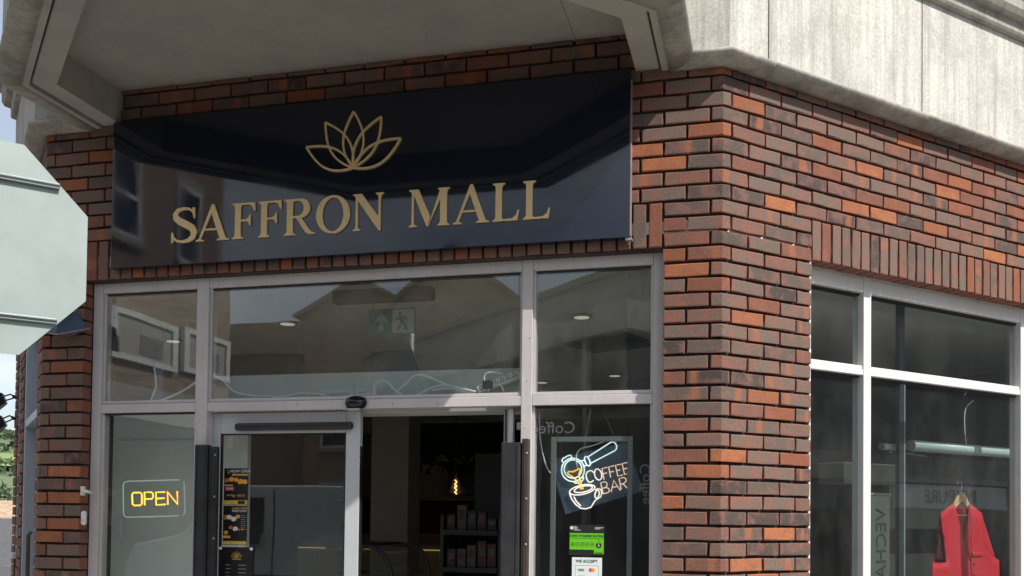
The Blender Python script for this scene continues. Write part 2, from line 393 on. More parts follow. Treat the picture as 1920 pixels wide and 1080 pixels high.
# ground, pavements, road markings
g = MB()
g.prism([(-900, -900), (900, -900), (900, 200), (60, 200), (-6, 30), (-30, 22), (-900, 22)], -.6, -.12)
g.build('ground', 'asphalt', kind='structure', label='grey asphalt ground of the street')
pv = MB(); pv.prism([(-6.6, -1.0), (-5.2, -2.6), (1.0, -2.9), (6.5, 2.5), (30, 27), (24, 31), (0, 6), (-4, 6), (-14, 14), (-18, 11)], -.118, 0)
pv.build('pavement', 'paving', kind='structure')
pv = MB(); pv.prism([(-60, -10.5), (-2.1, -10.0), (4.6, -16.4), (40, -16), (40, -60), (-60, -60)], -.118, .0)
pv.build('pavement', 'paving', kind='structure')
for off in (0, .18):
    q = MB(); q.add([(-40, -4.0 - off, -.116), (1.2, -4.0 - off, -.116), (1.2, -4.08 - off, -.116), (-40, -4.08 - off, -.116)], [(0, 1, 2, 3)])
    q.build('road_marking', 'tarmac_yellow', kind='structure')

# ------------------------------------------------------------------ the brick building
B = empty('brick_shop_building', (0, 0, 0), label='red and brown brick corner shop building with concrete band and projecting bay', cat='building')
FW = empty('front_wall', (0, 0, 0), B)
RW = empty('side_wall', (0, 0, 0), B, AL, local=True)
LW = empty('far_side_wall', (-W, 0, 0), B, -AL, local=True)

BR = {}
def brick_me(kind, a, b=0.0, h=.0615, alpha=0.0, var=0, dep=.07):
    """front face from -a to +b round an (optional) corner of angle alpha at the origin; chipped, rounded arrises"""
    key = (kind, round(a, 4), round(b, 4), round(h, 4), round(alpha, 4), var)
    if key in BR: return BR[key]
    r_ = random.Random(repr(key))
    cols = []                                       # plan point, inward normal, along dir, border
    e = .0045
    if kind == 'straight':
        for u, bd in ((-a, 1), (-a + e, 0), ((b - a) / 2, 0), (b - e, 0), (b, 1)): cols.append(((u, 0), (0, 1), bd))
    else:
        d2 = (math.cos(alpha), math.sin(alpha)); n2 = (-math.sin(alpha), math.cos(alpha))
        nm = Vector((n2[0], 1 + n2[1])).normalized()
        cols += [((-a, 0), (0, 1), 1), ((-a + e, 0), (0, 1), 0), ((-.0025, 0), (0, 1), 0), ((.0025 * d2[0], .0025 * d2[1]), n2, 0),
                 (((b - e) * d2[0], (b - e) * d2[1]), n2, 0), ((b * d2[0], b * d2[1]), n2, 1)]
    zs = [(-h / 2, 1), (-h / 2 + e, 0), (h / 2 - e, 0), (h / 2, 1)]
    bm_ = MB(); nc = len(cols); idx = {}
    for i, (P, N, bd) in enumerate(cols):
        for j, (z, bz) in enumerate(zs):
            ins = 0.0
            if bd or bz: ins = .0010 + r_.random() * .0012
            if bd and bz and r_.random() < .30: ins += .005
            elif (bd or bz) and r_.random() < .12: ins += .004
            if not (bd or bz): ins += r_.uniform(-.0006, .0012)
            jz = r_.uniform(-.0016, .0016) if bz else 0
            ju = r_.uniform(-.0016, .0016) if bd else 0
            idx[i, j] = len(bm_.v)
            bm_.v.append((P[0] + N[0] * ins + N[1] * ju, P[1] + N[1] * ins - N[0] * ju, z + jz))
    for i in range(nc - 1):
        for j in range(3): bm_.f.append((idx[i, j], idx[i + 1, j], idx[i + 1, j + 1], idx[i, j + 1]))
    loop = [(i, 0) for i in range(nc)] + [(nc - 1, j) for j in (1, 2, 3)] + [(i, 3) for i in range(nc - 2, -1, -1)] + [(0, j) for j in (2, 1)]
    back = []
    for i, j in loop:
        v = bm_.v[idx[i, j]]; N = cols[i][1]; back.append(len(bm_.v)); bm_.v.append((v[0] + N[0] * dep, v[1] + N[1] * dep, v[2]))
    L = len(loop)
    for q in range(L): bm_.f.append((idx[loop[q]], back[q], back[(q + 1) % L], idx[loop[(q + 1) % L]]))
    me = bpy.data.meshes.new('brick'); me.from_pydata(bm_.v, [], bm_.f)
    b_ = bmesh.new(); b_.from_mesh(me); bmesh.ops.recalc_face_normals(b_, faces=b_.faces); b_.to_mesh(me); b_.free()
    for p in me.polygons: p.use_smooth = False
    me.materials.append(MATS['brick']); BR[key] = me; return me
STUFF = {}
def lay(parent, me, x, z, rot=0.0, single=True, y=0.0):
    y += rnd.uniform(-.0015, .0022); x += rnd.uniform(-.0012, .0012); z += rnd.uniform(-.001, .001); tilt = rnd.uniform(-.006, .006)
    if single:
        o = bpy.data.objects.new('brick', me); COL.objects.link(o); o.parent = parent; o.location = (x, y, z); o.rotation_euler = (0, rot + tilt, 0)
        return o
    s_ = STUFF.setdefault(parent.name, (parent, MB()))[1]; c_, n_ = math.cos(rot), math.sin(rot)
    s_.add([(x + v.co.x * c_ + v.co.z * n_, y + v.co.y, z - v.co.x * n_ + v.co.z * c_) for v in me.vertices], [tuple(p.vertices) for p in me.polygons])
def run(parent, x0, x1, z, single):
    """one course from x0 to x1 (face of joint to face of joint), cut from stretchers from x0's side"""
    wdt = x1 - x0
    if wdt < .03: return
    me = brick_me('straight', wdt / 2, wdt / 2, var=rnd.randrange(5))
    lay(parent, me, (x0 + x1) / 2, z, math.pi * rnd.randrange(2), single)
SIGN = (-3.345, -.440, 2.972, 3.800)
LEG = {0: (.171, .0585), 1: (.0585, .171)}        # front leg, return leg (to joint centre) of the corner specials
for k in range(-5, 49):
    z = (ZK(k) + ZK(k + 1)) / 2; odd = k % 2; single = k <= 33
    fa, ra = LEG[odd]
    below = k >= 7
    if k >= -2:
        me = brick_me('corner', fa - JO, ra - JO, alpha=AL, var=rnd.randrange(4)); lay(FW, me, 0, z, 0, single)
        # left corner: mirror image - front leg (even courses short) built about the left arris
        lfa, lra = LEG[1 - odd]
        me = brick_me('corner', lra - JO, lfa - JO, alpha=AL, var=rnd.randrange(4) + 9)
        lay(LW, me, 0, z, 0, single)
    # front wall
    joints = [-fa - .225 * i for i in range(0, 18)]
    joints = [j for j in joints if j > -W + .03] + [-W + LEG[1 - odd][0]]
    joints = sorted(set(round(j, 4) for j in joints))
    js = [joints[0]]
    for j in joints[1:]:
        if j - js[-1] > .05: js.append(j)
    for a, b in zip(js[:-1], js[1:]):
        a0, b0 = a + JO, b - JO
        if k < -2 and (b0 > -.26 or a0 < -3.50): continue
        if below:
            segs = []
            if b0 > XB: segs.append((max(a0, XB), b0))
            if a0 < XA: segs.append((a0, min(b0, XA)))
            if k < 10 and a0 > XA and b0 < XB: continue
        else: segs = [(a0, b0)]
        for s0, s1 in segs:
            if s0 > SIGN[0] + .01 and s1 < SIGN[1] - .01 and z - .033 > SIGN[2] and z + .033 < SIGN[3]: continue
            run(FW, s0, s1, z, single)
    # right-hand side wall
    VW = .619
    if k >= -2:
        v = ra
        while v < 5.4:
            a0, b0 = v + JO, v + .225 - JO
            if k >= 7:
                if a0 >= VW: break
                b0 = min(b0, VW)
            run(RW, a0, b0, z, single and a0 < 2.62); v += .225
    # left-hand side wall (x is negative going away)
    if k >= -2:
        v = -LEG[1 - odd][1]
        while v > -2.35:
            a0, b0 = v - .225 + JO, v - JO
            segs = [(a0, b0)]
            if k >= 7:
                segs = []
                for p0, p1 in ((-.30, 0), (-1.86, -1.42), (-2.35, -2.06)):
                    c0, c1 = max(a0, p0), min(b0, p1)
                    if c1 - c0 > .03: segs.append((c0, c1))
            for s0, s1 in segs: run(LW, s0, s1, z, single and s0 > -.31)
            v -= .225
# soldier courses
n_s = 43; pit = (XB - XA) / n_s
for i in range(n_s):
    me = brick_me('straight', .215 / 2, .215 / 2, var=rnd.randrange(5), dep=.095)
    o = lay(FW, me, XA + pit * (i + .5), (ZK(7) + ZK(10)) / 2, math.pi / 2); o.name = 'soldier_brick'
for i in range(40):
    me = brick_me('straight', .200 / 2, .200 / 2, var=rnd.randrange(5) + 20, dep=.108)
    o = lay(RW, me, .619 + .0765 * (i + .5), ZK(7) - .005 - .1, math.pi / 2 * (1 if i % 2 else -1), i < 30)
    if o: o.name = 'soldier_brick'
for nm, (par, mb) in STUFF.items(): mb.build('brickwork', 'brick', par, kind='stuff')
# mortar / wall core
c = MB(); y0, y1 = .023, .30
c.box(-W + .02, -.02, y0, y1, 2.925, 4.8)
c.box(-.282 + .008, -.02, y0, y1, 0, 2.925); c.box(-W + .02, XA - .008, y0, y1, 0, 2.925)
c.build('mortar', 'mortar', FW)
c = MB(); c.box(.018, .619 - .008, y0, y1, 0, 2.93); c.box(.018, 5.4, y0, y1, 2.955, 4.8); c.box(3.7, 5.4, y0 + .02, y1, 0, 2.955)
c.build('mortar', 'mortar', RW)
c = MB(); c.box(-1.79, -.012, y0, y1, 2.93, 4.8); c.box(-2.35, -1.79, y0, y1, 2.93, 3.80); c.box(-.29, -.012, y0, y1, 0, 2.93); c.box(-1.85, -1.435, y0, y1, 0, 2.93); c.box(-2.35, -2.07, y0, y1, 0, 2.93)
c.box(-1.43, -.29, y0 + .05, y1, 0, .5); c.box(-2.07, -1.85, y0 + .05, y1, 0, 1.3)
c.build('mortar', 'mortar', LW)
# lime bedding squeezed out beside the side window
c = MB()
for i in range(20): c.box(.6115, .622 + rnd.uniform(0, .003), .006 + rnd.uniform(0, .004), .06, ZK(11 + i) - .012, ZK(11 + i) + .008)
c.box(.612, .6225, .007, .06, .4, 2.93)
c.build('sealant', 'frame_white', RW)

# concrete band: sweeps along the plan path
LF = (-W - 1.8 * CA, 1.8 * SA); LC = (-W, 0); RC = (0, 0)
RF = (5.4 * CA, 5.4 * SA)
BX = -1.88; HW = 1.64; BD = .614; BF = 1.61
b0, b1, b2 = (BX - HW, 0), (BX - HW, -BD), (BX - HW + (BF - BD), -BF)
b5, b4, b3 = (BX + HW, 0), (BX + HW, -BD), (BX + HW - (BF - BD), -BF)
PATH = [LF, LC, b0, b1, b2, b3, b4, b5, RC, RF]
def nrm(a, b):
    d = Vector((b[0] - a[0], b[1] - a[1])).normalized(); return Vector((d.y, -d.x))
def offs(path, i, o, ext=None):
    n1 = nrm(path[i - 1], path[i]) if i > 0 else None; n2 = nrm(path[i], path[i + 1]) if i < len(path) - 1 else None
    if n1 is None: n1 = n2
    if n2 is None: n2 = n1
    q = (n1 + n2) / (1 + n1.dot(n2)); return (path[i][0] + q.x * o, path[i][1] + q.y * o)
def sweep(path, prof, i0, i1, t0=0.0, t1=1.0):
    """profile (offset, z) polygon swept from path vertex i0 to i1; t0/t1 cut the first/last leg (fractions)"""
    mb = MB(); st = []
    for i in range(i0, i1 + 1):
        ring = []
        for o, z in prof:
            p = Vector(offs(path, i, o))
            if i == i0 and t0 > 0:
                a = Vector(path[i]); b = Vector(path[i + 1]); n = nrm(path[i], path[i + 1]); p = a + (b - a) * t0 + n * o
            if i == i1 and t1 < 1:
                a = Vector(path[i - 1]); b = Vector(path[i]); n = nrm(path[i - 1], path[i]); p = a + (b - a) * t1 + n * o
            ring.append((p.x, p.y, z))
        st.append(ring)
    n = len(prof); vs = [v for r_ in st for v in r_]; fs = [tuple(range(n)), tuple((len(st) - 1) * n + q for q in range(n))[::-1]]
    for i in range(len(st) - 1): fs += [(i * n + q, i * n + (q + 1) % n, (i + 1) * n + (q + 1) % n, (i + 1) * n + q) for q in range(n)]
    return mb.add(vs, fs)
BULL = [(-.02, 3.790), (.030, 3.787), (.062, 3.793), (.086, 3.804), (.101, 3.819), (.104, 3.829), (.098, 3.838), (.072, 3.845), (-.02, 3.845)]
PANEL = [(.0, 3.8455), (.066, 3.8455), (.070, 3.850), (.070, 4.485), (.0, 4.485)]
CORN = [(.0, 4.486), (.074, 4.486), (.100, 4.492), (.108, 4.505), (.108, 4.555), (.112, 4.563), (.150, 4.572), (.168, 4.60), (.172, 4.66), (.20, 4.68), (.20, 4.80), (.0, 4.80)]
CB = empty('concrete_band', (0, 0, 0), B)
LR = 5.4
def fr(v): return v / LR
seams = [.228, 1.410, 2.592, 3.774, 4.956]
# right-hand run: corner piece then panels
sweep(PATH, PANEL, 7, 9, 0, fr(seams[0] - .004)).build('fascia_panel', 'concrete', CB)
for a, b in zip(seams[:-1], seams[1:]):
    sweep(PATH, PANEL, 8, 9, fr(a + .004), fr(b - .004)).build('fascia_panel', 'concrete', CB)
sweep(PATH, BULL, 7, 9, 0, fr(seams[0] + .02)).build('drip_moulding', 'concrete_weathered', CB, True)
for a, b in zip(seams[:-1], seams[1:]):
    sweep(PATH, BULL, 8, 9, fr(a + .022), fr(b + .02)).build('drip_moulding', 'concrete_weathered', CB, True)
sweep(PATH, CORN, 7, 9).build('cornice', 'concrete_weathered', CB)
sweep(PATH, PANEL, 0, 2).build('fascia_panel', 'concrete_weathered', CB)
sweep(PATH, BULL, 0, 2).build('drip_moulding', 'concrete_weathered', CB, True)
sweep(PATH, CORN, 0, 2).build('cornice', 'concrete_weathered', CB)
sweep(PATH, [(-.03, 3.80), (.05, 3.80), (.05, 4.80), (-.03, 4.80)], 7, 9).build('band_core', 'mortar', CB)
# projecting bay
BY = empty('projecting_bay', (0, 0, 0), B)
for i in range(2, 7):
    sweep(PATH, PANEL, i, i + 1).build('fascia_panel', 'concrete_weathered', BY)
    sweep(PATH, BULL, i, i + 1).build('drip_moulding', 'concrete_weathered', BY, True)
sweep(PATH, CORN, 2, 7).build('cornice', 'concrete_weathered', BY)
RIB = [(-.055, 3.797), (-.004, 3.797), (.012, 3.80), (.012, 3.87), (-.055, 3.87)]
FLA = [(-.182, 3.810), (-.071, 3.810), (-.067, 3.815), (-.067, 3.90), (-.10, 4.06), (-.182, 4.06)]
for i in range(2, 7):
    sweep(PATH, RIB, i, i + 1).build('edge_rib', 'concrete_painted', BY)
    sweep(PATH, FLA, i, i + 1).build('edge_beam', 'concrete_painted', BY)
sweep(PATH, [(-.12, 3.85), (.02, 3.85), (.02, 4.4), (-.12, 4.4)], 2, 7).build('beam_core', 'concrete_painted', BY)
so_ = [offs(PATH, i, -.15) for i in range(2, 8)]
xs = -.725
left = [(so_[0][0], .02), so_[1], so_[2], so_[3], (xs - .0015, -BF + .15 + (xs - (so_[3][0]))), (xs - .0015, .02)]
right = [(xs + .0015, .02), (xs + .0015, -BF + .15 + (xs - so_[3][0])), so_[4], (so_[5][0], .02)]
MB().prism(left, 4.002, 4.05).build('soffit_board', 'render_soffit', BY)
MB().prism(right, 4.0, 4.05).build('soffit_board', 'render_soffit', BY)
MB().prism([offs(PATH, i, -.02) for i in range(2, 8)], 4.06, 4.78).build('bay_floor', 'concrete_painted', BY)
# upper storey
MB().prism([LF, (LC[0], LC[1]), b0, b1, b2, b3, b4, b5, RC, RF, (RF[0] - 3, RF[1] + 3), (LF[0], LF[1] + 5)], 4.80, 7.6).build('upper_wall', 'upper_brick', B)

# ------------------------------------------------------------------ shopfront
SF = empty('shopfront', (0, 0, 0), B)
FY0, FY1 = .080, .150
ZT0, ZT1 = 2.868, 2.925
M1 = (-2.876, -2.803); M2 = (-1.003, -.947); LJ = (XA, XA + .060); RJ = (-.336, -.270)
MB().box(LJ[0], LJ[1], FY0, FY1, 0, ZT1).build('jamb', 'frame_grey', SF, bevel=.003)
MB().box(RJ[0], RJ[1], FY0, FY1, 0, ZT1).build('jamb', 'frame_grey', SF, bevel=.003)
for a, b in ((LJ[1] + .001, M1[0] - .001), (M1[1] + .001, M2[0] - .001), (M2[1] + .001, RJ[0] - .001)):
    MB().box(a, b, FY0 + .002, FY1, ZT0, ZT1).build('head_rail', 'frame_grey', SF, bevel=.003)
    MB().box(a, b, FY0 + .002, FY1, 2.176, 2.226).build('transom', 'frame_grey', SF, bevel=.003)
    MB().box(a, b, FY0 + .012, FY1, 2.228, 2.246).build('sill_bead', 'frame_grey', SF, bevel=.002)
    for (p, q) in ((a, a + .012), (b - .012, b)): MB().box(p, q, FY0 + .02, FY1, 2.246, ZT0).build('glazing_bead', 'frame_grey', SF)
    MB().box(a + .004, b - .004, .108, .114, 2.240, ZT0 + .006).build('glass_pane', 'glass', SF)
    MB().box(a + .012, b - .012, FY0 + .022, FY1 - .005, ZT0 - .010, ZT0).build('gasket', 'black_plastic', SF)
for m_ in (M1, M2): MB().box(m_[0], m_[1], FY0, FY1, 0, ZT1).build('mullion', 'frame_grey', SF, bevel=.003)
for a, b in ((LJ[1] + .001, M1[0] - .001), (M2[1] + .001, RJ[0] - .001)):
    for (p, q) in ((a, a + .012), (b - .012, b)): MB().box(p, q, FY0 + .02, FY1, .16, 2.176).build('glazing_bead', 'frame_grey', SF)
    MB().box(a + .004, b - .004, .108, .114, .14, 2.182).build('glass_pane', 'glass_lower', SF)
    MB().box(a, b, FY0 + .002, FY1, 0, .15).build('bottom_rail', 'frame_grey', SF, bevel=.003)
    MB().box(a + .012, b - .012, FY0 + .022, FY1 - .005, 2.166, 2.176).build('gasket', 'black_plastic', SF)
MB().box(XA, XB, .0815, .10, 2.9255, 2.938).build('mastic_strip', 'frame_white', SF)
for x, z in ((-2.845, 2.12), (-2.828, 2.10), (-.975, 2.30), (-.962, 2.52), (-.985, 2.06), (-3.515, 2.88), (-.30, 2.89), (-1.70, 2.20), (-2.25, 2.205), (-1.45, 2.195)):
    MB().ellip((x, FY0 + .0005, z), .0035, .0018, .0035, 8, 5).build('screw', 'brown_strip', SF)
# left-hand sliding leaf (closed half) and the parked right-hand leaf
DR = empty('sliding_door', (0, 0, 0), B)
dx0, dx1, dz = -2.838, -1.914, 2.172; gx0, gx1, gz = -2.758, -1.996, 2.056
MB().box(dx0, gx0, .155, .195, .02, dz).build('stile', 'door_grey', DR, bevel=.003)
MB().box(gx1, dx1, .155, .195, .02, dz).build('stile', 'door_grey', DR, bevel=.003)
MB().box(gx0 + .001, gx1 - .001, .156, .195, gz, dz).build('top_rail', 'door_grey', DR, bevel=.003)
MB().box(gx0 + .001, gx1 - .001, .156, .195, .02, .16).build('bottom_rail', 'door_grey', DR, bevel=.003)
MB().box(gx0 - .002, gx1 + .002, .172, .178, .15, gz + .003).build('glass_pane', 'glass_lower', DR)
for a, b in ((gx0, gx0 + .012), (gx1 - .008, gx1)): MB().box(a, b, .160, .171, .16, gz).build('gasket', 'black_plastic', DR)
MB().box(gx0, gx1, .160, .171, gz - .008, gz).build('gasket', 'black_plastic', DR)
MB().box(dx1 - .006, dx1 + .003, .158, .192, .2, 1.98).build('edge_seal', 'black_plastic', DR)
MB().box(-2.655, -1.948, .118, .154, 2.070, 2.112).build('sensor_bar', 'black_plastic', DR, bevel=.014)
D2 = empty('sliding_door', (0, 0, 0), B)
MB().box(-1.110, -1.086, .152, .192, .02, 2.170).build('edge_seal', 'galvanised', D2)
MB().box(-1.086, -1.060, .150, .192, .02, 2.170).build('stile', 'frame_white', D2, bevel=.003)
MB().box(-1.104, -1.094, .148, .1515, .02, 2.165).build('brush_strip', 'brown_strip', D2)
MB().box(-1.046, -1.012, .165, .20, 2.06, 2.10).build('latch_block', 'galvanised', D2, bevel=.003)
# finger guards screwed over the mullions
for nm, bits in (('finger_guard', ((-2.842, -2.765, .030, .079, 1.986, 'black_metal'), (-2.763, -2.715, .045, .079, 1.976, 'black_metal'))),
                 ('finger_guard', ((-1.090, -.992, .020, .146, 1.984, 'black_metal'), (-.985, -.951, .035, .079, 2.004, 'brown_strip')))):
    gd = empty(nm, (0, 0, 0), B)
    for a, b, y0_, y1_, zt, mt in bits:
        MB().box(a, b, y0_, y1_, .05, zt).build('guard_cover', mt, gd, bevel=.004)
        for fx in ((a + .012, b - .012) if mt == 'black_metal' else ((a + b) / 2,)):
            MB().box(fx - .0035, fx + .0035, y0_ - .004, y0_, .06, zt - .01).build('cover_rib', mt, gd)
    for i in range(3): MB().ellip((bits[-1][1] - .008, bits[-1][2] - .002, 1.93 - .23 * i), .006, .004, .006, 8, 5).build('screw', 'galvanised', gd)
# motion detector on the transom
ms = empty('motion_detector', (-1.907, .06, 2.165), label='black dome motion detector fixed on the transom above the sliding door', cat='sensor')
q = MB(); q.ellip((-1.907, .078, 2.207), .062, .050, .038, 20, 10); q.build('dome', 'screen_black', ms, True)
MB().box(-1.962, -1.852, .066, .0815, 2.176, 2.236).build('back_plate', 'black_plastic', ms, bevel=.01)
MB().box(-1.945, -1.872, .04, .079, 2.163, 2.174).build('lip', 'galvanised', ms)

# side window
SW = empty('side_window', (0, 0, 0), B, AL, local=True)
sy0, sy1 = .100, .175
MB().box(.619, .690, sy0, sy1, .40, 2.955).build('jamb', 'frame_white', SW, bevel=.003)
for a, b in ((1.148, 1.210), (2.62, 2.68), (3.64, 3.70)): MB().box(a, b, sy0, sy1, .40, 2.955).build('mullion', 'frame_white', SW, bevel=.003)
for a, b in ((.691, 1.147), (1.211, 2.619), (2.681, 3.639)):
    MB().box(a, b, sy0 + .002, sy1, 2.858, 2.935).build('head_rail', 'frame_white', SW, bevel=.003)
    MB().box(a, b, sy0 + .002, sy1, 2.405, 2.436).build('transom', 'frame_white', SW, bevel=.003)
    MB().box(a, b, sy0 + .010, sy1, 2.437, 2.458).build('sill_bead', 'frame_white', SW, bevel=.002)
    MB().box(a, b, sy0 + .002, sy1, .40, .48).build('bottom_rail', 'frame_white', SW, bevel=.003)
    MB().box(a - .003, b + .003, .138, .144, 2.45, 2.862).build('glass_pane', 'glass_side', SW)
    MB().box(a - .003, b + .003, .138, .144, .475, 2.41).build('glass_pane', 'glass_side', SW)
    for z0_, z1_ in ((2.846, 2.857), (2.394, 2.404)): MB().box(a, b, sy0 + .03, sy1 - .004, z0_, z1_).build('gasket', 'black_plastic', SW)
MB().box(.619, 3.7, .02, .30, 0, .40).build('stall_riser', 'upper_brick', SW)
MB().box(.615, 3.7, .1015, .13, 2.936, 2.953).build('mastic_strip', 'frame_white', SW)
# far side windows, seen edge-on
FWN = empty('far_side_window', (-W, 0, 0), B, -AL, local=True)
for v0, v1, zb in ((-1.43, -.29, .5), (-2.07, -1.85, 1.3)):
    for a, b in ((v0, v0 + .06), (v1 - .06, v1)): MB().box(a, b, .012, .15, zb, 2.93).build('jamb', 'frame_blue', FWN, bevel=.003)
    MB().box(v0 + .06, v1 - .06, .014, .15, 2.86, 2.93).build('head_rail', 'frame_blue', FWN)
    MB().box(v0 + .06, v1 - .06, .014, .15, 2.19, 2.24).build('transom', 'frame_blue', FWN)
    MB().box(v0 + .06, v1 - .06, .110, .116, zb, 2.87).build('glass_pane', 'glass_side', FWN)
    MB().box(v0 - .02, v1 + .02, -.02, .12, zb - .04, zb).build('window_sill', 'frame_grey', FWN)
# ------------------------------------------------------------------ fascia sign
sg = empty('fascia_sign', (-1.89, 0, 2.972), label='glossy dark navy fascia sign with gold lotus above SAFFRON MALL', cat='sign')
MB().box(SIGN[0], SIGN[1], -.055, -.003, SIGN[2], SIGN[3]).build('panel', 'sign_gloss', sg, bevel=.002)
MB().box(SIGN[1] + .0005, SIGN[1] + .004, -.050, -.002, SIGN[2] + .01, SIGN[3] - .05).build('edge_trim', 'pink_edge', sg)
MB().box(SIGN[1] - .02, SIGN[1] + .012, -.05, -.01, SIGN[2] - .012, SIGN[2] - .001).build('corner_bracket', 'galvanised', sg)
def stem(x, wd, s=.075, bot=True, top=True):
    p = []
    p += [(x - s, 0), (x + wd + s, 0), (x + wd + s, .028), (x + wd + s * .35, .05), (x + wd, .11)] if bot else [(x, 0), (x + wd, 0)]
    p += [(x + wd, .89), (x + wd + s * .35, .95), (x + wd + s, .972), (x + wd + s, 1), (x - s, 1), (x - s, .972), (x - s * .35, .95), (x, .89)] if top else [(x + wd, 1), (x, 1)]
    if bot: p += [(x, .11), (x - s * .35, .05), (x - s, .028)]
    return p
def glyph(ch):
    T, t = .165, .055
    if ch == 'L': return [('p', stem(.09, T)), ('p', [(.255, 0), (.66, 0), (.70, .27), (.665, .27), (.62, .14), (.52, .058), (.255, .045)])]
    if ch == 'F': return [('p', stem(.09, T)), ('p', [(.255, .953), (.48, .948), (.58, .89), (.625, .76), (.665, .76), (.655, 1), (.255, 1)]),
                          ('p', [(.255, .487), (.40, .487), (.47, .45), (.50, .37), (.535, .37), (.535, .66), (.50, .66), (.47, .575), (.40, .535), (.255, .535)])]
    if ch == 'R':
        n = 16; pts = [(.25, .972)] + [(.40 + .235 * math.sin(math.pi * i / n) , .735 + .237 * math.cos(math.pi * i / n)) for i in range(n + 1)] + [(.25, .498)]
        wd = [.05] + [.05 + .12 * math.sin(math.pi * i / n) ** 1.3 for i in range(n + 1)] + [.05]
        return [('p', stem(.09, T)), ('r', pts, wd), ('p', [(.33, .50), (.47, .505), (.68, .17), (.76, .07), (.86, .03), (.86, 0), (.70, 0), (.60, .06), (.50, .22)])]
    if ch == 'O':
        n = 40; return [('ring', [(.46 + .46 * math.cos(2 * math.pi * i / n), .5 + .525 * math.sin(2 * math.pi * i / n)) for i in range(n)],
                         [(.46 + .285 * math.cos(2 * math.pi * i / n), .5 + .465 * math.sin(2 * math.pi * i / n)) for i in range(n)])]
    if ch == 'N': return [('p', stem(.10, t, .07)), ('p', [(.06, 1.0), (.25, 1.0), (.72, .28), (.72, -.03), (.685, -.03), (.10, .90)]), ('p', stem(.67, t, .07, bot=False))]
    if ch == 'M': return [('p', stem(.09, t, .07)), ('p', [(.09, 1.0), (.26, 1.0), (.555, .27), (.50, -.02), (.455, .02)]), ('p', [(.50, -.02), (.555, .13), (.84, .80), (.84, 1.0), (.80, .98)]), ('p', stem(.80, T, .06))]
    if ch == 'A': return [('p', [(.06, .045), (.115, .045), (.46, .90), (.425, 1.02), (.40, .98)]), ('p', [(.425, 1.03), (.49, 1.03), (.835, .05), (.655, .05), (.385, .88)]),
                          ('p', [(.20, .30), (.62, .30), (.605, .348), (.215, .348)]), ('p', [(-.02, 0), (.21, 0), (.21, .026), (.125, .06), (.055, .06), (-.02, .026)]), ('p', [(.58, 0), (.92, 0), (.92, .026), (.835, .06), (.66, .06), (.58, .026)])]
    if ch == 'S':
        c_ = [(.50, .70), (.485, .86), (.39, .955), (.27, .972), (.14, .93), (.085, .82), (.10, .71), (.19, .61), (.33, .51), (.46, .40), (.505, .28), (.47, .13), (.36, .045), (.24, .025), (.12, .06), (.045, .16), (.02, .30)]
        w_ = [.03, .045, .045, .055, .08, .105, .125, .14, .145, .14, .13, .105, .07, .05, .042, .045, .03]
        return [('r', c_, w_), ('p', [(.46, .985), (.515, .985), (.52, .68), (.49, .68)]), ('p', [(.0, .30), (.03, .30), (.055, .04), (.0, .0)])]
LET = [('S', -2.956, -2.812), ('A', -2.804, -2.602), ('F', -2.584, -2.446), ('F', -2.428, -2.292), ('R', -2.277, -2.097), ('O', -2.092, -1.899), ('N', -1.883, -1.712),
       ('M', -1.573, -1.355), ('A', -1.335, -1.144), ('L', -1.127, -.990), ('L', -.970, -.832)]
for ch, xa, xb in LET:
    G = glyph(ch); allp = [p for g_ in G for q in g_[1:3] for p in q if isinstance(p, tuple)]
    mn, mx = min(p[0] for p in allp), max(p[0] for p in allp)
    if ch == 'R': mx = .86
    zc, H = 3.089, .193
    f_ = lambda p: (xa + (p[0] - mn) / (mx - mn) * (xb - xa), zc + p[1] * H)
    mb = MB()
    for i, g_ in enumerate(G):
        y0_ = -.0655 - i * .0004
        if g_[0] == 'p': mb.plate([f_(p) for p in g_[1]], y0_, -.0545)
        elif g_[0] == 'r': mb.ribbon([f_(p) for p in g_[1]], [q * (xb - xa) / (mx - mn) for q in g_[2]], y0_, -.0545)
        else:
            o_, i_ = [f_(p) for p in g_[1]], [f_(p) for p in g_[2]]; n = len(o_)
            vs = [(x, y0_, z) for x, z in o_ + i_] + [(x, -.0545, z) for x, z in o_ + i_]
            fs = []
            for a in range(n):
                b = (a + 1) % n; fs += [(a, b, n + b, n + a), (a, 2 * n + a, 2 * n + b, b), (n + a, n + b, 3 * n + b, 3 * n + a)]
            mb.add(vs, fs)
    mb.build('letter', 'gold', sg)
bx_, bz_ = -1.8865, 3.424
lo = MB()
def petal(tx, tz, bl, br, i):
    d = Vector((tx - bx_, tz - bz_)); L = d.length; n = Vector((-d.y, d.x)).normalized()
    for j, (sg_, bb) in enumerate(((1, bl), (-1, br))):
        pts = []
        for k in range(13):
            u = k / 12; off = sg_ * bb * L * (math.sin(math.pi * u ** .92)) ** .95
            pts.append((bx_ + d.x * u + n.x * off, bz_ + d.y * u + n.y * off))
        lo.ribbon(pts, .0104, -.0655 - (2 * i + j) * .0004, -.0545)
petal(-1.8885, 3.722, .195, .195, 0)
petal(-2.0475, 3.678, .185, .185, 1); petal(-1.7325, 3.680, .185, .185, 2)
petal(-2.1540, 3.554, .20, .175, 3); petal(-1.6230, 3.556, .175, .20, 4)
lo.build('lotus_logo', 'gold', sg)

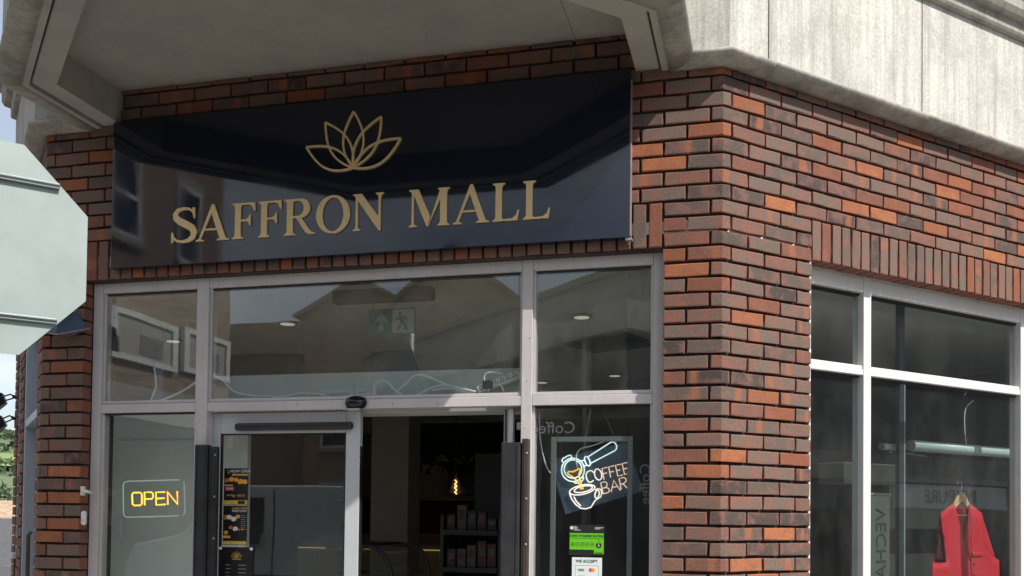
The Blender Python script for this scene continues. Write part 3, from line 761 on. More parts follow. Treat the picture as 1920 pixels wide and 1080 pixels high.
# ------------------------------------------------------------------ wall fittings
bp = empty('door_bell', (-3.52, -.03, 1.53), label='white plastic doorbell push on the brick edge left of the shopfront', cat='doorbell')
MB().box(-3.532, -3.500, -.020, .004, 1.532, 1.613).build('case', 'white_plastic', bp, bevel=.012)
MB().ellip((-3.516, -.021, 1.560), .009, .004, .009, 12, 6).build('button', 'frame_grey', bp, True)
jb = empty('cable_clip', (-3.52, -.02, 1.70), label='small white cable junction with bent pipe end above the doorbell', cat='junction box')
MB().box(-3.538, -3.516, -.016, .004, 1.700, 1.752).build('box', 'white_plastic', jb, bevel=.003)
MB().tube([(-3.522, -.022, 1.722), (-3.505, -.028, 1.728), (-3.49, -.02, 1.722), (-3.484, .03, 1.715)], .009, 8).build('pipe', 'white_plastic', jb, True)
pp = MB(); pp.tube([(-3.86, -.035, 0), (-3.862, -.035, 1.47), (-3.855, -.02, 1.49)], .011, 8); pp.build('service_pipe', 'brown_strip', label='thin brown pipe rising up the far left brick corner', cat='pipe')
wl = empty('wedge_lamp', (-3.62, -.03, 2.58), label='dark wedge shaped bulkhead lamp on the brick pier behind the octagonal sign', cat='wall lamp')
q = MB(); q.add([(-3.80, -.15, 2.640), (-3.60, -.17, 2.592), (-3.50, -.02, 2.650), (-3.595, -.02, 2.745), (-3.76, -.02, 2.70), (-3.62, -.02, 2.60), (-3.60, -.15, 2.72)],
                [(0, 1, 6), (1, 2, 3, 6), (0, 6, 3, 4), (0, 5, 1), (1, 5, 2), (0, 4, 5), (2, 5, 4, 3)]); q.build('housing', 'acrylic_blue', wl)
q = MB(); q.tube([(-3.80, -.153, 2.636), (-3.60, -.173, 2.588), (-3.50, -.022, 2.646)], .0045, 5); q.build('rim', 'pink_edge', wl)
# ------------------------------------------------------------------ octagonal road sign (back) in front, at left
dS = Vector((.656, .755, 0)); nS = Vector((.755, -.656, 0)); cS = Vector((-2.454, -2.043, 2.531))
rs = empty('road_sign', (cS.x + nS.x * .05, cS.y + nS.y * .05, -.0), label='back of a pale grey octagonal road sign with two mounting rails', cat='road sign')
rs.rotation_euler[2] = math.atan2(dS.y, dS.x); ORG[rs.name] = (0, .0, 0)
def SP(u, d, z): return (u, .05 - d, z)          # local: x along the plate, y away from viewer
oc = [(.375 * a, .375 * b) for a, b in ((1, .4142), (.4142, 1), (-.4142, 1), (-1, .4142), (-1, -.4142), (-.4142, -1), (.4142, -1), (1, -.4142))]
q = MB(); q.plate([(x, cS.z + z) for x, z in oc], .050, .054); q.build('plate', 'sign_back', rs)
for z in (.245, -.245):
    hw = .275
    q = MB(); q.box(-hw, hw, .034, .0495, cS.z + z - .010, cS.z + z + .010); q.build('mounting_rail', 'sign_rail', rs, bevel=.002)
    q = MB(); q.box(-hw, hw, .0325, .0338, cS.z + z - .0035, cS.z + z + .0035); q.build('rail_slot', 'black_plastic', rs)
q = MB(); q.tube([(0, -.010, -.12), (0, -.010, 3.0)], .038, 20); q.build('post', 'galvanised', rs, True)
for z in (.245, -.245): MB().box(-.05, .05, -.058, .033, cS.z + z - .02, cS.z + z + .02).build('clamp', 'galvanised', rs, bevel=.004)
# floodlights far along the left side
def flood(loc, aim, label):
    t_ = empty('floodlight', loc, label=label, cat='floodlight', group='floodlights on the far side wall'); a = Vector(aim).normalized(); u = Vector((0, 0, 1)); s_ = a.cross(u).normalized(); n_ = s_.cross(a)
    L = Vector(loc); P = lambda i, j, k: tuple(L + a * i + s_ * j + n_ * k)
    q = MB(); q.add([P(0, -.05, -.04), P(0, .05, -.04), P(0, .05, .04), P(0, -.05, .04), P(.12, -.11, -.08), P(.12, .11, -.08), P(.12, .11, .08), P(.12, -.11, .08)],
                    [(0, 3, 2, 1), (4, 5, 6, 7), (0, 1, 5, 4), (1, 2, 6, 5), (2, 3, 7, 6), (3, 0, 4, 7)]); q.build('housing', 'black_plastic', t_, bevel=.006)
    q = MB(); q.tube([P(.05, -.115, 0), P(-.06, -.115, 0), P(-.06, .115, 0), P(.05, .115, 0)], .006, 6); q.tube([P(-.06, 0, 0), (L.x + .06, L.y + .08, L.z)], .012, 6); q.build('bracket', 'black_metal', t_)
flood((-5.46, 1.60, 2.48), (-.8, -.5, -.35), 'upper black floodlight on bracket on the far side wall')
flood((-5.47, 1.61, 2.31), (-.8, -.5, -.5), 'lower black floodlight on bracket on the far side wall')

# ------------------------------------------------------------------ shop interior behind the shopfront
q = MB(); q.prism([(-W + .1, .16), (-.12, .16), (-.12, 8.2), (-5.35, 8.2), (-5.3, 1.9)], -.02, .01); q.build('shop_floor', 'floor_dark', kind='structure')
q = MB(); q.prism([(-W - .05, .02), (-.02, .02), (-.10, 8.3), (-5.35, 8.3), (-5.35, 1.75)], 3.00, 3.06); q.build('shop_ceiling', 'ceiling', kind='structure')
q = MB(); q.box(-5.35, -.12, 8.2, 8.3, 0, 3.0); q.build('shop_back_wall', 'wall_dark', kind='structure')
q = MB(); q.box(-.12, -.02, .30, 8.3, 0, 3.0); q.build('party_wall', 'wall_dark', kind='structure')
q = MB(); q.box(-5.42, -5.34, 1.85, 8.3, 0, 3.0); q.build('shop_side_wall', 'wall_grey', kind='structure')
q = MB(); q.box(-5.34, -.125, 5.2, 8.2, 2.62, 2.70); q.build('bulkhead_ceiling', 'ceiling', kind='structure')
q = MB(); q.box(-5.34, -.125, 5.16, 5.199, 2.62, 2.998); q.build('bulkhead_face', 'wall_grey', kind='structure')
# door operator box
oh = empty('door_header', (-1.93, .2, 2.18), label='pale grey door operator box behind the glass above the sliding door', cat='door operator')
MB().box(-2.95, -1.006, .255, .40, 2.165, 2.398).build('casing', 'header_box', oh, bevel=.004)
MB().box(-2.80, -1.01, .205, .254, 2.165, 2.235).build('track_cover', 'frame_grey', oh, bevel=.003)
# white lining board with door outline behind the left pane
lp = empty('lining_board', (-3.2, .6, 0), label='pale grey lining board with a flush door behind the lower left pane', cat='board')
MB().box(-4.15, -2.84, .62, .66, 0.01, 2.30).build('board', 'panel_white', lp)
MB().box(-3.80, -3.06, .606, .619, 0.05, 2.06).build('flush_door', 'panel_white', lp, bevel=.003)
MB().box(-3.74, -3.70, .585, .605, 1.45, 1.57).build('switch', 'white_plastic', lp, bevel=.003)
MB().box(-3.90, -3.82, .600, .6185, 1.28, 1.42).build('notice', 'green_exit', lp)
q = MB(); q.box(-3.292, -3.232, .305, .33, 2.252, 2.492); q.build('dark_post', 'acrylic_blue', label='short dark upright box behind the upper left pane', cat='box', bevel=.003)
CAB1 = [[(-2.927, 2.4139), (-2.8203, 2.3868), (-2.7646, 2.3602), (-2.6934, 2.2957), (-2.5842, 2.2711), (-2.4862, 2.2665), (-2.3987, 2.2604), (-2.3314, 2.2705), (-2.2741, 2.2782), (-2.1788, 2.2718), (-2.1125, 2.2592)]]
CABS = [('long white cable lying along the header from the left mullion', CAB1[0], .0062), ('white cable rising to the left mullion in the upper left pane', [(-2.9244, 2.3682), (-3.0061, 2.3184), (-3.1052, 2.276), (-3.1719, 2.2553), (-3.214, 2.2546)], .0062),
        ('grey cable hanging beside the dark upright box', [(-3.2189, 2.45), (-3.2037, 2.3451), (-3.2196, 2.3007), (-3.2353, 2.255)], .005),
        ('short black wire dangling in the upper left pane', [(-3.1319, 2.6935), (-3.1226, 2.6559), (-3.1631, 2.5902), (-3.2084, 2.5393)], .0042),
        ('white cable end lying on the header beside the looped cable', [(-2.035, 2.2555), (-1.9792, 2.2591), (-1.9144, 2.2656), (-1.85, 2.2652)], .006),
        ('white cable standing up in a round loop above the motion detector', [(-1.8407, 2.259), (-1.8531, 2.2868), (-1.8463, 2.3211), (-1.8145, 2.3376), (-1.7778, 2.3307), (-1.7408, 2.293), (-1.6904, 2.256)], .0062),
        ('white cable arching highest above the header towards the power strip', [(-1.7268, 2.267), (-1.6598, 2.3254), (-1.6243, 2.3544), (-1.5885, 2.3637), (-1.5436, 2.3524), (-1.4454, 2.3102), (-1.3571, 2.2863), (-1.274, 2.2661)], .0062),
        ('white cable arching lower along the header to the power strip', [(-1.6182, 2.2555), (-1.5781, 2.2682), (-1.5249, 2.2925), (-1.4718, 2.3041), (-1.4187, 2.2986), (-1.357, 2.2804), (-1.3086, 2.2567)], .0062),
        ('short white cable lying under the arching ones', [(-1.5247, 2.2798), (-1.4539, 2.2884), (-1.3922, 2.2854), (-1.3305, 2.2631)], .0055),
        ('thin white lead looping over the top of the power strip', [(-1.2245, 2.3236), (-1.2291, 2.3446), (-1.2146, 2.3635), (-1.1759, 2.3675), (-1.1242, 2.3562)], .004),
        ('white lead curving down in front of the power strip', [(-1.2107, 2.2631), (-1.1921, 2.2894), (-1.1621, 2.3038), (-1.1363, 2.2948), (-1.123, 2.2613)], .0055)]
def smooth(pts, n=5):
    o = []; P = [pts[0]] + list(pts) + [pts[-1]]
    for i in range(1, len(P) - 2):
        for k in range(n):
            t = k / n; o.append(tuple(.5 * (2 * P[i][j] + (P[i + 1][j] - P[i - 1][j]) * t + (2 * P[i - 1][j] - 5 * P[i][j] + 4 * P[i + 1][j] - P[i + 2][j]) * t * t + (3 * P[i][j] - P[i - 1][j] - 3 * P[i + 1][j] + P[i + 2][j]) * t ** 3) for j in range(len(P[i]))))
    o.append(tuple(pts[-1])); return o
for i, (lb, pts, r_) in enumerate(CABS):
    yy = .185 + .006 * (i % 3); q = MB(); q.tube([(x, yy, z) for x, z in smooth(pts)], r_, 7)
    q.build('cable', 'black_plastic' if 'black' in lb else 'cable_white', smooth=True, label=lb, cat='cable', group='loose cables behind the upper panes')
ps = empty('power_strip', (-1.16, .205, 2.262), label='white six way power strip propped up behind the upper middle pane', cat='power strip')
A_, B_, C_, D_ = (-1.2772, 2.2968), (-1.0459, 2.383), (-1.0326, 2.3353), (-1.2637, 2.2604)
MB().plate([A_, B_, C_, D_], .200, .235).build('body', 'white_plastic', ps, bevel=.004)
def onps(u, v): return (A_[0] + (B_[0] - A_[0]) * u + (D_[0] - A_[0]) * v, A_[1] + (B_[1] - A_[1]) * u + (D_[1] - A_[1]) * v)
for u in (.12, .44, .58, .72, .86):
    for dx_, dv in ((0, .3), (-.03, .68), (.03, .68)):
        x, z = onps(u + dx_, dv); MB().box(x - .0035, x + .0035, .1975, .2015, z - .0035, z + .0035).build('socket_slot', 'black_plastic', ps)
x, z = onps(.27, .5); MB().box(x - .026, x + .026, .165, .199, z - .022, z + .022).build('plug', 'black_plastic', ps, bevel=.008)
# exit sign
ex = empty('exit_sign', (-1.912, .6, 2.66), label='green and white emergency exit sign with arrow and running man behind the upper pane', cat='exit sign')
MB().box(-2.06, -1.764, .600, .606, 2.668, 2.820).build('plate', 'green_exit', ex)
MB().box(-1.905, -1.772, .5975, .5995, 2.676, 2.812).build('white_field', 'exit_white', ex)
MB().plate([(-1.975, 2.795), (-1.935, 2.752), (-1.935, 2.732), (-1.962, 2.752), (-1.962, 2.690), (-1.988, 2.690), (-1.988, 2.752), (-2.015, 2.732), (-2.015, 2.752)], .5965, .599).build('arrow', 'exit_white', ex)
q = MB(); q.ellip((-1.858, .5955, 2.788), .011, .002, .011, 10, 5)
q.ribbon([(-1.852, 2.770), (-1.842, 2.735)], .024, .5950, .597); q.ribbon([(-1.845, 2.738), (-1.860, 2.712), (-1.872, 2.688)], .013, .5946, .597)
q.ribbon([(-1.842, 2.738), (-1.822, 2.722), (-1.826, 2.700), (-1.810, 2.698)], .013, .5942, .597); q.ribbon([(-1.852, 2.768), (-1.880, 2.752)], .010, .5938, .597); q.ribbon([(-1.850, 2.770), (-1.826, 2.762), (-1.812, 2.745)], .010, .5934, .597)
q.build('running_man', 'green_exit', ex)
MB().box(-2.29, -1.66, .59, .66, 2.865, 2.945).build('light_housing', 'cream', ex, bevel=.012)
for x in (-2.03, -1.79): MB().box(x - .004, x + .004, .601, .607, 2.820, 2.866).build('hanger', 'galvanised', ex)
# ceiling fittings
for i, (x, y, z, lb) in enumerate(((-1.01, 1.87, 2.995, 'round ceiling downlight nearest the upper right pane'), (-1.18, 4.7, 2.995, 'round ceiling downlight deep behind the upper right pane'), (-1.97, 5.05, 2.995, 'round ceiling downlight beyond the right mullion near the transom'),
        (-3.55, 6.6, 2.615, 'round ceiling downlight deep inside above the counter'), (-2.75, 6.2, 2.615, 'round ceiling downlight deep inside near the right of the doorway'), (-4.36, 2.16, 2.995, 'round ceiling downlight in the upper left pane'), (-3.12, 1.68, 2.995, 'round ceiling downlight left of the exit sign'))):
    d_ = empty('ceiling_downlight', (x, y, z), label=lb, cat='downlight', group='ceiling downlights in the coffee shop')
    la = bpy.data.lights.new('downlight', 'SPOT'); la.energy = 1.3; la.spot_size = R(150); la.spot_blend = .6; la.shadow_soft_size = .05; la.color = (1.0, .88, .70); lo_ = bpy.data.objects.new('downlight', la); COL.objects.link(lo_); lo_.parent = d_; lo_.location = (0, 0, -.03)
    MB().disc((x, y, z - .014), .070, .014, 24).build('ring', 'lamp_ring', d_); MB().disc((x, y, z - .017), .052, .004, 24).build('diffuser', 'lamp_disc', d_)
gv = empty('ceiling_grille', (-.98, 2.92, 2.99), label='dark square louvred air grille in the ceiling behind the upper right pane', cat='air grille')
gv.rotation_euler[2] = R(-22); ORG[gv.name] = (0, 0, 2.99)
MB().box(-.30, .30, -.30, .30, 2.978, 2.998).build('frame', 'wall_grey', gv)
for i in range(9): MB().box(-.28, .28, -.275 + .06 * i, -.245 + .06 * i, 2.962, 2.977).build('louvre', 'black_metal', gv)
# pillar, counter, back bar
q = MB(); q.box(-2.985, -2.655, 3.0, 3.30, 0, 3.0)
q.build('interior_column', 'cream', label='square cream column just inside the open doorway', cat='column')
ct = empty('counter', (-3.0, 5.0, 0), label='service counter with gold speckled front and dark worktop', cat='counter')
MB().box(-4.6, -2.20, 4.95, 5.6, 0, 1.26).build('front', 'gold_cladding', ct); MB().box(-4.62, -2.18, 4.93, 5.62, 1.33, 1.42).build('worktop', 'wood_dark', ct); MB().box(-4.60, -2.20, 4.96, 5.6, 1.265, 1.33).build('upper_band', 'marble_grey', ct)
MB().box(-4.58, -2.3, 4.935, 4.949, 1.262, 1.270).build('light_strip', 'led_strip', ct)
bb = empty('back_bar', (-3.0, 6.5, 0), label='back bar wall unit with pale panel and shelf behind the counter', cat='back bar')
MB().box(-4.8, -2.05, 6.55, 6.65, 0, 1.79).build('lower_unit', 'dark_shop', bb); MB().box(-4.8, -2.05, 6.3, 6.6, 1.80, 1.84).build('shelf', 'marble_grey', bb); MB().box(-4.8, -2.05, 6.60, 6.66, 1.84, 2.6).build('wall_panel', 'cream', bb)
tv = empty('wall_screen', (-3.1, 6.5, 1.86), label='black wall screen above the back bar', cat='screen'); MB().box(-3.42, -2.92, 6.53, 6.585, 1.88, 2.24).build('panel', 'screen_black', tv, bevel=.006); MB().box(-3.26, -3.08, 6.585, 6.60, 2.0, 2.1).build('bracket', 'black_metal', tv)
ga = MB(); r2 = random.Random(4)
for i in range(1500):
    x = r2.uniform(-3.9, -2.22); y = r2.uniform(5.4, 5.7); top = 2.50; L = .14 + .28 * r2.random() * (1 if x < -2.36 else 1.7); z = top - L * r2.random() ** .6
    s_ = r2.uniform(.015, .035); a = r2.uniform(0, 6.3)
    ga.add([(x, y, z), (x + s_ * math.cos(a), y + s_ * math.sin(a), z - s_ * .6), (x + s_ * .4, y, z - s_ * 1.7), (x - s_ * math.cos(a), y - s_ * math.sin(a), z - s_ * .7)], [(0, 1, 2, 3)])
ga.box(-3.95, -2.2, 5.42, 5.7, 2.30, 2.60)
ga.build('hanging_foliage', 'vine', kind='stuff', label='dark mass of artificial trailing foliage over the counter')
for x, y, z, lb in ((-2.73, 4.6, 1.91, 'amber pendant bulb glowing in front of the black screen'), (-3.62, 5.6, 1.93, 'amber pendant bulb glowing left beside the column')):
    pb = empty('pendant_bulb', (x, y, z - .1), label=lb, cat='pendant bulb', group='pendant bulbs over the counter')
    la = bpy.data.lights.new('bulb', 'POINT'); la.energy = .22; la.shadow_soft_size = .03; la.color = (1.0, .62, .30); lo_ = bpy.data.objects.new('bulb', la); COL.objects.link(lo_); lo_.parent = pb; lo_.location = (0, -.06, .1)
    MB().tube([(x, y, z + .11), (x, y, 2.61 if y > 5.2 else 2.99)], .004, 5).build('cord', 'black_plastic', pb); MB().tube([(x, y, z + .085), (x, y, z + .125)], .016, 8).build('cap', 'brown_strip', pb)
    MB().tube([(x + .012 * (-1) ** i, y, z - .075 + .02 * i) for i in range(8)], .0042, 6).build('filament', 'filament', pb)
    q = MB(); q.ellip((x, y, z), .042, .042, .095, 14, 10); q.build('glass_bulb', 'glass', pb, True)
sh = empty('product_rack', (-1.78, 1.9, 0), label='black shelf rack stocked with packets to the right of the doorway', cat='shelf rack')
for x in (-1.985, -1.565): MB().box(x - .012, x + .012, 1.85, 2.2, 0.01, 1.62).build('upright', 'shelf_black', sh)
for z in (1.02, 1.24, 1.50): MB().box(-1.972, -1.578, 1.84, 2.2, z - .012, z + .012).build('shelf', 'shelf_black', sh); MB().box(-1.972, -1.578, 1.828, 1.8395, z - .02, z + .014).build('price_rail', 'black_metal', sh)
MB().box(-1.972, -1.578, 2.2, 2.21, 0.01, 1.62).build('back', 'dark_shop', sh)
r3 = random.Random(8); cnt = 0
PK = ['leftmost', 'second', 'third', 'fourth', 'rightmost']
for z, rn in ((1.032, 'bottom'), (1.252, 'middle'), (1.512, 'top')):
    for i in range(5):
        x0_ = -1.955 + .075 * i + r3.uniform(-.004, .004); mt = r3.choice(['product_a', 'product_b', 'product_c', 'product_c', 'product_a']); h_ = r3.uniform(.07, .19)
        pk = empty('packet', (x0_ + .03, 1.9, z), label='%s packet on the %s visible shelf of the black rack' % (PK[i], rn), cat='packet', group='packets on the black rack')
        MB().box(x0_, x0_ + .062, 1.87, 1.93, z + .001, z + h_).build('carton', mt, pk, bevel=.003); MB().box(x0_ + .01, x0_ + .052, 1.867, 1.8695, z + h_ * .45, z + h_ * .8).build('front_label', 'product_c' if mt != 'product_c' else 'product_a', pk)
fr_ = MB(); fr_.box(-2.05, -1.50, 2.9, 3.2, 0.01, 2.12); fr_.build('tall_cabinet', 'dark_shop', label='tall black cabinet behind the shelf rack', cat='cabinet')
dc = empty('display_case', (-2.2, 1.2, 0), label='black framed curved glass display case inside the doorway', cat='display case')
crv = [(-2.32, 1.15, 1.41), (-2.22, 1.15, 1.405), (-2.15, 1.15, 1.36), (-2.105, 1.15, 1.27), (-2.08, 1.15, 1.12), (-2.075, 1.15, .9)]
MB().tube(crv, .014, 8).build('curved_frame', 'black_plastic', dc, True); MB().tube([(x, 1.9, z) for x, y, z in crv], .014, 8).build('curved_frame', 'black_plastic', dc, True)
MB().box(-2.5, -2.075, 1.14, 1.91, 0.01, .9).build('base', 'dark_shop', dc); MB().box(-2.5, -2.11, 1.16, 1.88, 1.22, 1.228).build('glass_shelf', 'glass', dc); MB().box(-2.55, -2.31, 1.14, 1.91, 1.39, 1.425).build('top', 'black_plastic', dc)
q = MB(); N_ = len(crv); q.add([(x - .003, 1.16, z) for x, y, z in crv] + [(x - .003, 1.89, z) for x, y, z in crv], [(i, i + 1, N_ + i + 1, N_ + i) for i in range(N_ - 1)]); q.build('curved_glass', 'glass', dc, True)

# ------------------------------------------------------------------ things on and behind the glass
on = empty('open_neon_sign', (-3.2, .2, 1.58), label='clear neon sign glowing OPEN in amber behind the lower left pane', cat='neon sign')
OF = [[(-3.041, 1.7977), (-3.3842, 1.7888), (-3.4022, 1.7825), (-3.4113, 1.7685), (-3.4083, 1.6797), (-3.4048, 1.5974), (-3.395, 1.5836), (-3.3789, 1.5787), (-3.0418, 1.5913)], [(-3.0112, 1.7872), (-3.005, 1.7013), (-3.0003, 1.6204), (-3.0042, 1.6048), (-3.013, 1.5935)]]
OL = [[(-3.339, 1.7226), (-3.2957, 1.7234), (-3.2847, 1.7153), (-3.2826, 1.6586), (-3.2924, 1.649), (-3.3335, 1.648), (-3.3445, 1.6549), (-3.3489, 1.7118), (-3.339, 1.7226)], [(-3.2637, 1.6493), (-3.2669, 1.7248), (-3.2225, 1.7257), (-3.2109, 1.7188), (-3.2089, 1.6968), (-3.2173, 1.6874), (-3.2645, 1.6852)],
      [(-3.1327, 1.7268), (-3.1917, 1.7252), (-3.1878, 1.6524), (-3.1282, 1.6561)], [(-3.1887, 1.6894), (-3.1361, 1.6917)], [(-3.1118, 1.6537), (-3.1157, 1.7281), (-3.0483, 1.6573), (-3.0521, 1.7322)]]
for pts in OF: MB().tube([(x, .2, z) for x, z in pts], .0040, 7).build('border_tube', 'neon_tube_faint', on)
for i, grp in enumerate(([OL[0]], [OL[1]], OL[2:4], [OL[4]])):
    q = MB()
    for pts in grp: q.tube([(x, .198, z) for x, z in pts], .0046, 7)
    q.build('letter_tube', 'neon_amber', on)
cn = empty('coffee_bar_neon_sign', (-.64, .2, 1.62), label='tilted dark neon board with portafilter, cup and COFFEE BAR lettering', cat='neon sign')
NW = [[(-0.6926, 1.8535), (-0.6953, 1.8348), (-0.7036, 1.818), (-0.7167, 1.8046), (-0.7333, 1.796), (-0.7518, 1.7929), (-0.7704, 1.7959), (-0.7872, 1.8044), (-0.8007, 1.8179), (-0.8095, 1.8348), (-0.8126, 1.8535), (-0.8099, 1.8723), (-0.8015, 1.8892), (-0.7883, 1.9026), (-0.7716, 1.9112), (-0.7531, 1.9141), (-0.7345, 1.9111), (-0.7177, 1.9024), (-0.7044, 1.889), (-0.6957, 1.8721), (-0.6926, 1.8535)],
 [(-0.7066, 1.8578), (-0.7087, 1.8431), (-0.7151, 1.8299), (-0.7251, 1.8194), (-0.7378, 1.8126), (-0.752, 1.8102), (-0.7662, 1.8126), (-0.7791, 1.8193), (-0.7895, 1.8298), (-0.7962, 1.8431), (-0.7986, 1.8579), (-0.7965, 1.8726), (-0.79, 1.8859), (-0.7799, 1.8964), (-0.7672, 1.9032), (-0.753, 1.9054), (-0.7387, 1.9031), (-0.7259, 1.8963), (-0.7156, 1.8857), (-0.709, 1.8725), (-0.7066, 1.8578)],
 [(-0.8055, 1.8926), (-0.8114, 1.9013), (-0.8058, 1.9121), (-0.7773, 1.9281), (-0.7642, 1.9293), (-0.7596, 1.9154)], [(-0.7092, 1.8988), (-0.6896, 1.9052)], [(-0.6945, 1.8729), (-0.6763, 1.8793)],
 [(-0.6666, 1.9024), (-0.6629, 1.8894), (-0.6633, 1.8786), (-0.6675, 1.8731), (-0.6745, 1.8741), (-0.6824, 1.8816), (-0.6891, 1.8934), (-0.6927, 1.9064), (-0.6924, 1.9171), (-0.6882, 1.9227), (-0.6812, 1.9216), (-0.6733, 1.9142), (-0.6666, 1.9024)],
 [(-0.6767, 1.9194), (-0.5607, 1.9928), (-0.55, 1.9961), (-0.5371, 1.9917), (-0.5271, 1.9754), (-0.5295, 1.9604), (-0.5367, 1.9519), (-0.659, 1.8879)], [(-0.701, 1.8211), (-0.6965, 1.8103), (-0.7038, 1.7974), (-0.7146, 1.7887)], [(-0.7496, 1.7951), (-0.7408, 1.7856), (-0.7233, 1.7857)]]
NO = [[(-0.7099, 1.7521), (-0.7167, 1.7779), (-0.73, 1.7973), (-0.7542, 1.8167), (-0.7785, 1.834), (-0.7808, 1.8405), (-0.7721, 1.8449), (-0.7501, 1.844), (-0.7284, 1.8557), (-0.7175, 1.8587), (-0.7144, 1.8535), (-0.7216, 1.8297), (-0.7147, 1.7952), (-0.699, 1.7543)]]
NC = [[(-0.6376, 1.7654), (-0.6393, 1.7575), (-0.6471, 1.7491), (-0.6605, 1.7408), (-0.678, 1.7336), (-0.6981, 1.7281), (-0.7188, 1.7248), (-0.7379, 1.7241), (-0.7537, 1.7261), (-0.7646, 1.7305), (-0.7695, 1.737), (-0.7678, 1.7449), (-0.7599, 1.7534), (-0.7464, 1.7617), (-0.7287, 1.7689), (-0.7086, 1.7744), (-0.6879, 1.7776), (-0.6689, 1.7783), (-0.6532, 1.7763), (-0.6425, 1.7718), (-0.6376, 1.7654)],
 [(-0.6502, 1.7645), (-0.6525, 1.7579), (-0.6617, 1.7508), (-0.6764, 1.7442), (-0.6943, 1.7391), (-0.7128, 1.7363), (-0.729, 1.7363), (-0.7405, 1.739), (-0.7454, 1.744), (-0.7431, 1.7506), (-0.7338, 1.7578), (-0.7191, 1.7644), (-0.7011, 1.7694), (-0.6827, 1.7722), (-0.6665, 1.7722), (-0.6551, 1.7695), (-0.6502, 1.7645)],
 [(-0.7696, 1.7323), (-0.7574, 1.7021), (-0.7353, 1.6742), (-0.7089, 1.6559), (-0.6828, 1.6532), (-0.6568, 1.662), (-0.644, 1.6836), (-0.6355, 1.6965), (-0.6076, 1.716), (-0.6014, 1.7375), (-0.608, 1.7547), (-0.6231, 1.7567), (-0.6352, 1.7502)],
 [(-0.6157, 1.7266), (-0.6193, 1.7164), (-0.6247, 1.7095), (-0.6306, 1.7078), (-0.6353, 1.7117), (-0.6376, 1.7202), (-0.6369, 1.731), (-0.6333, 1.7412), (-0.6279, 1.7481), (-0.622, 1.7498), (-0.6173, 1.7459), (-0.615, 1.7374), (-0.6157, 1.7266)], [(-0.7466, 1.7152), (-0.7333, 1.6915), (-0.709, 1.668)]]
CO = [[(-0.6447, 1.8392), (-0.6521, 1.8478), (-0.6652, 1.8496), (-0.6781, 1.8427), (-0.6845, 1.8276), (-0.6808, 1.806), (-0.6711, 1.791), (-0.6581, 1.7902), (-0.6443, 1.7997)],
 [(-0.6041, 1.8342), (-0.6026, 1.823), (-0.604, 1.8128), (-0.6081, 1.8053), (-0.6143, 1.8014), (-0.6216, 1.8019), (-0.6289, 1.8066), (-0.6351, 1.8149), (-0.6393, 1.8254), (-0.6407, 1.8366), (-0.6393, 1.8468), (-0.6352, 1.8543), (-0.6291, 1.8581), (-0.6218, 1.8577), (-0.6145, 1.8529), (-0.6083, 1.8447), (-0.6041, 1.8342)]]
NTX = [[[(-0.5746, 1.8663), (-0.6025, 1.8599), (-0.5912, 1.8041)], [(-0.598, 1.8332), (-0.5765, 1.8384)]], [[(-0.5403, 1.8748), (-0.5681, 1.8684), (-0.5569, 1.8148)], [(-0.5636, 1.8405), (-0.5422, 1.8461)]],
 [[(-0.5061, 1.882), (-0.5339, 1.8769), (-0.5205, 1.8213), (-0.4958, 1.8277)], [(-0.5285, 1.8491), (-0.5089, 1.8533)]], [[(-0.4708, 1.8917), (-0.4997, 1.8854), (-0.4865, 1.8299), (-0.461, 1.8363)], [(-0.494, 1.8576), (-0.474, 1.8619)]],
 [[(-0.5948, 1.7311), (-0.6083, 1.7869), (-0.5868, 1.7933), (-0.576, 1.7861), (-0.5759, 1.7719), (-0.5835, 1.7633), (-0.6016, 1.7581)], [(-0.5835, 1.7633), (-0.568, 1.7591), (-0.5627, 1.7484), (-0.5691, 1.7377), (-0.5948, 1.7311)]],
 [[(-0.5541, 1.7408), (-0.5418, 1.7999), (-0.5079, 1.7495)], [(-0.5479, 1.7635), (-0.5201, 1.77)]], [[(-0.5028, 1.7538), (-0.514, 1.8085), (-0.4906, 1.8149), (-0.4799, 1.8085), (-0.4785, 1.7957), (-0.4882, 1.785), (-0.5082, 1.7799)], [(-0.4946, 1.7829), (-0.4696, 1.7582)]]]
MB().plate([(-.8785, 1.9043), (-.4828, 1.9929), (-.3893, 1.7474), (-.7914, 1.6241)], .212, .217).build('backing_board', 'acrylic_blue', cn)
def neon(name, lists, mat, r_=.0036):
    q = MB()
    for p_ in lists: q.tube([(x, .2, z) for x, z in p_], r_, 6)
    return q.build(name, mat, cn)
neon('portafilter_tube', NW, 'neon_white'); neon('pour_tube', NO, 'neon_orange', .0042); neon('cup_tube', NC, 'neon_warm')
for p_ in CO: neon('letter_tube', [p_], 'neon_warm', .0034)
for L_ in NTX: neon('letter_tube', L_, 'neon_peach', .0032)
for a, b in (((-.70, .206, 1.955), (-.665, .206, 2.16)), ((-.53, .206, 1.99), (-.60, .206, 2.16))): MB().tube([a, b], .0016, 4).build('chain', 'galvanised', cn)
q = MB(); q.tube([(x, .19, z) for x, z in smooth([(-.930, 2.15), (-.925, 2.02), (-.90, 1.90), (-.875, 1.845), (-.855, 1.832)])], .0035, 6); q.build('power_lead', 'cable_white', cn, True)
q = MB(); q.tube([(x, .192, z) for x, z in smooth([(-.54, 2.02), (-.60, 1.995), (-.66, 1.975), (-.705, 1.965), (-.73, 1.94), (-.735, 1.90), (-.725, 1.86)])], .003, 6); q.build('power_lead', 'cable_white', cn, True)
fr2 = empty('snap_frame', (-.645, .125, .9), label='grey open poster frame standing behind the lower right pane', cat='poster frame')
for a, b, c_, d_ in ((-.853, -.826, .30, 2.018), (-.463, -.437, .30, 2.018)): MB().box(a, b, .120, .132, c_, d_).build('side_rail', 'grey_snap_frame', fr2, bevel=.003)
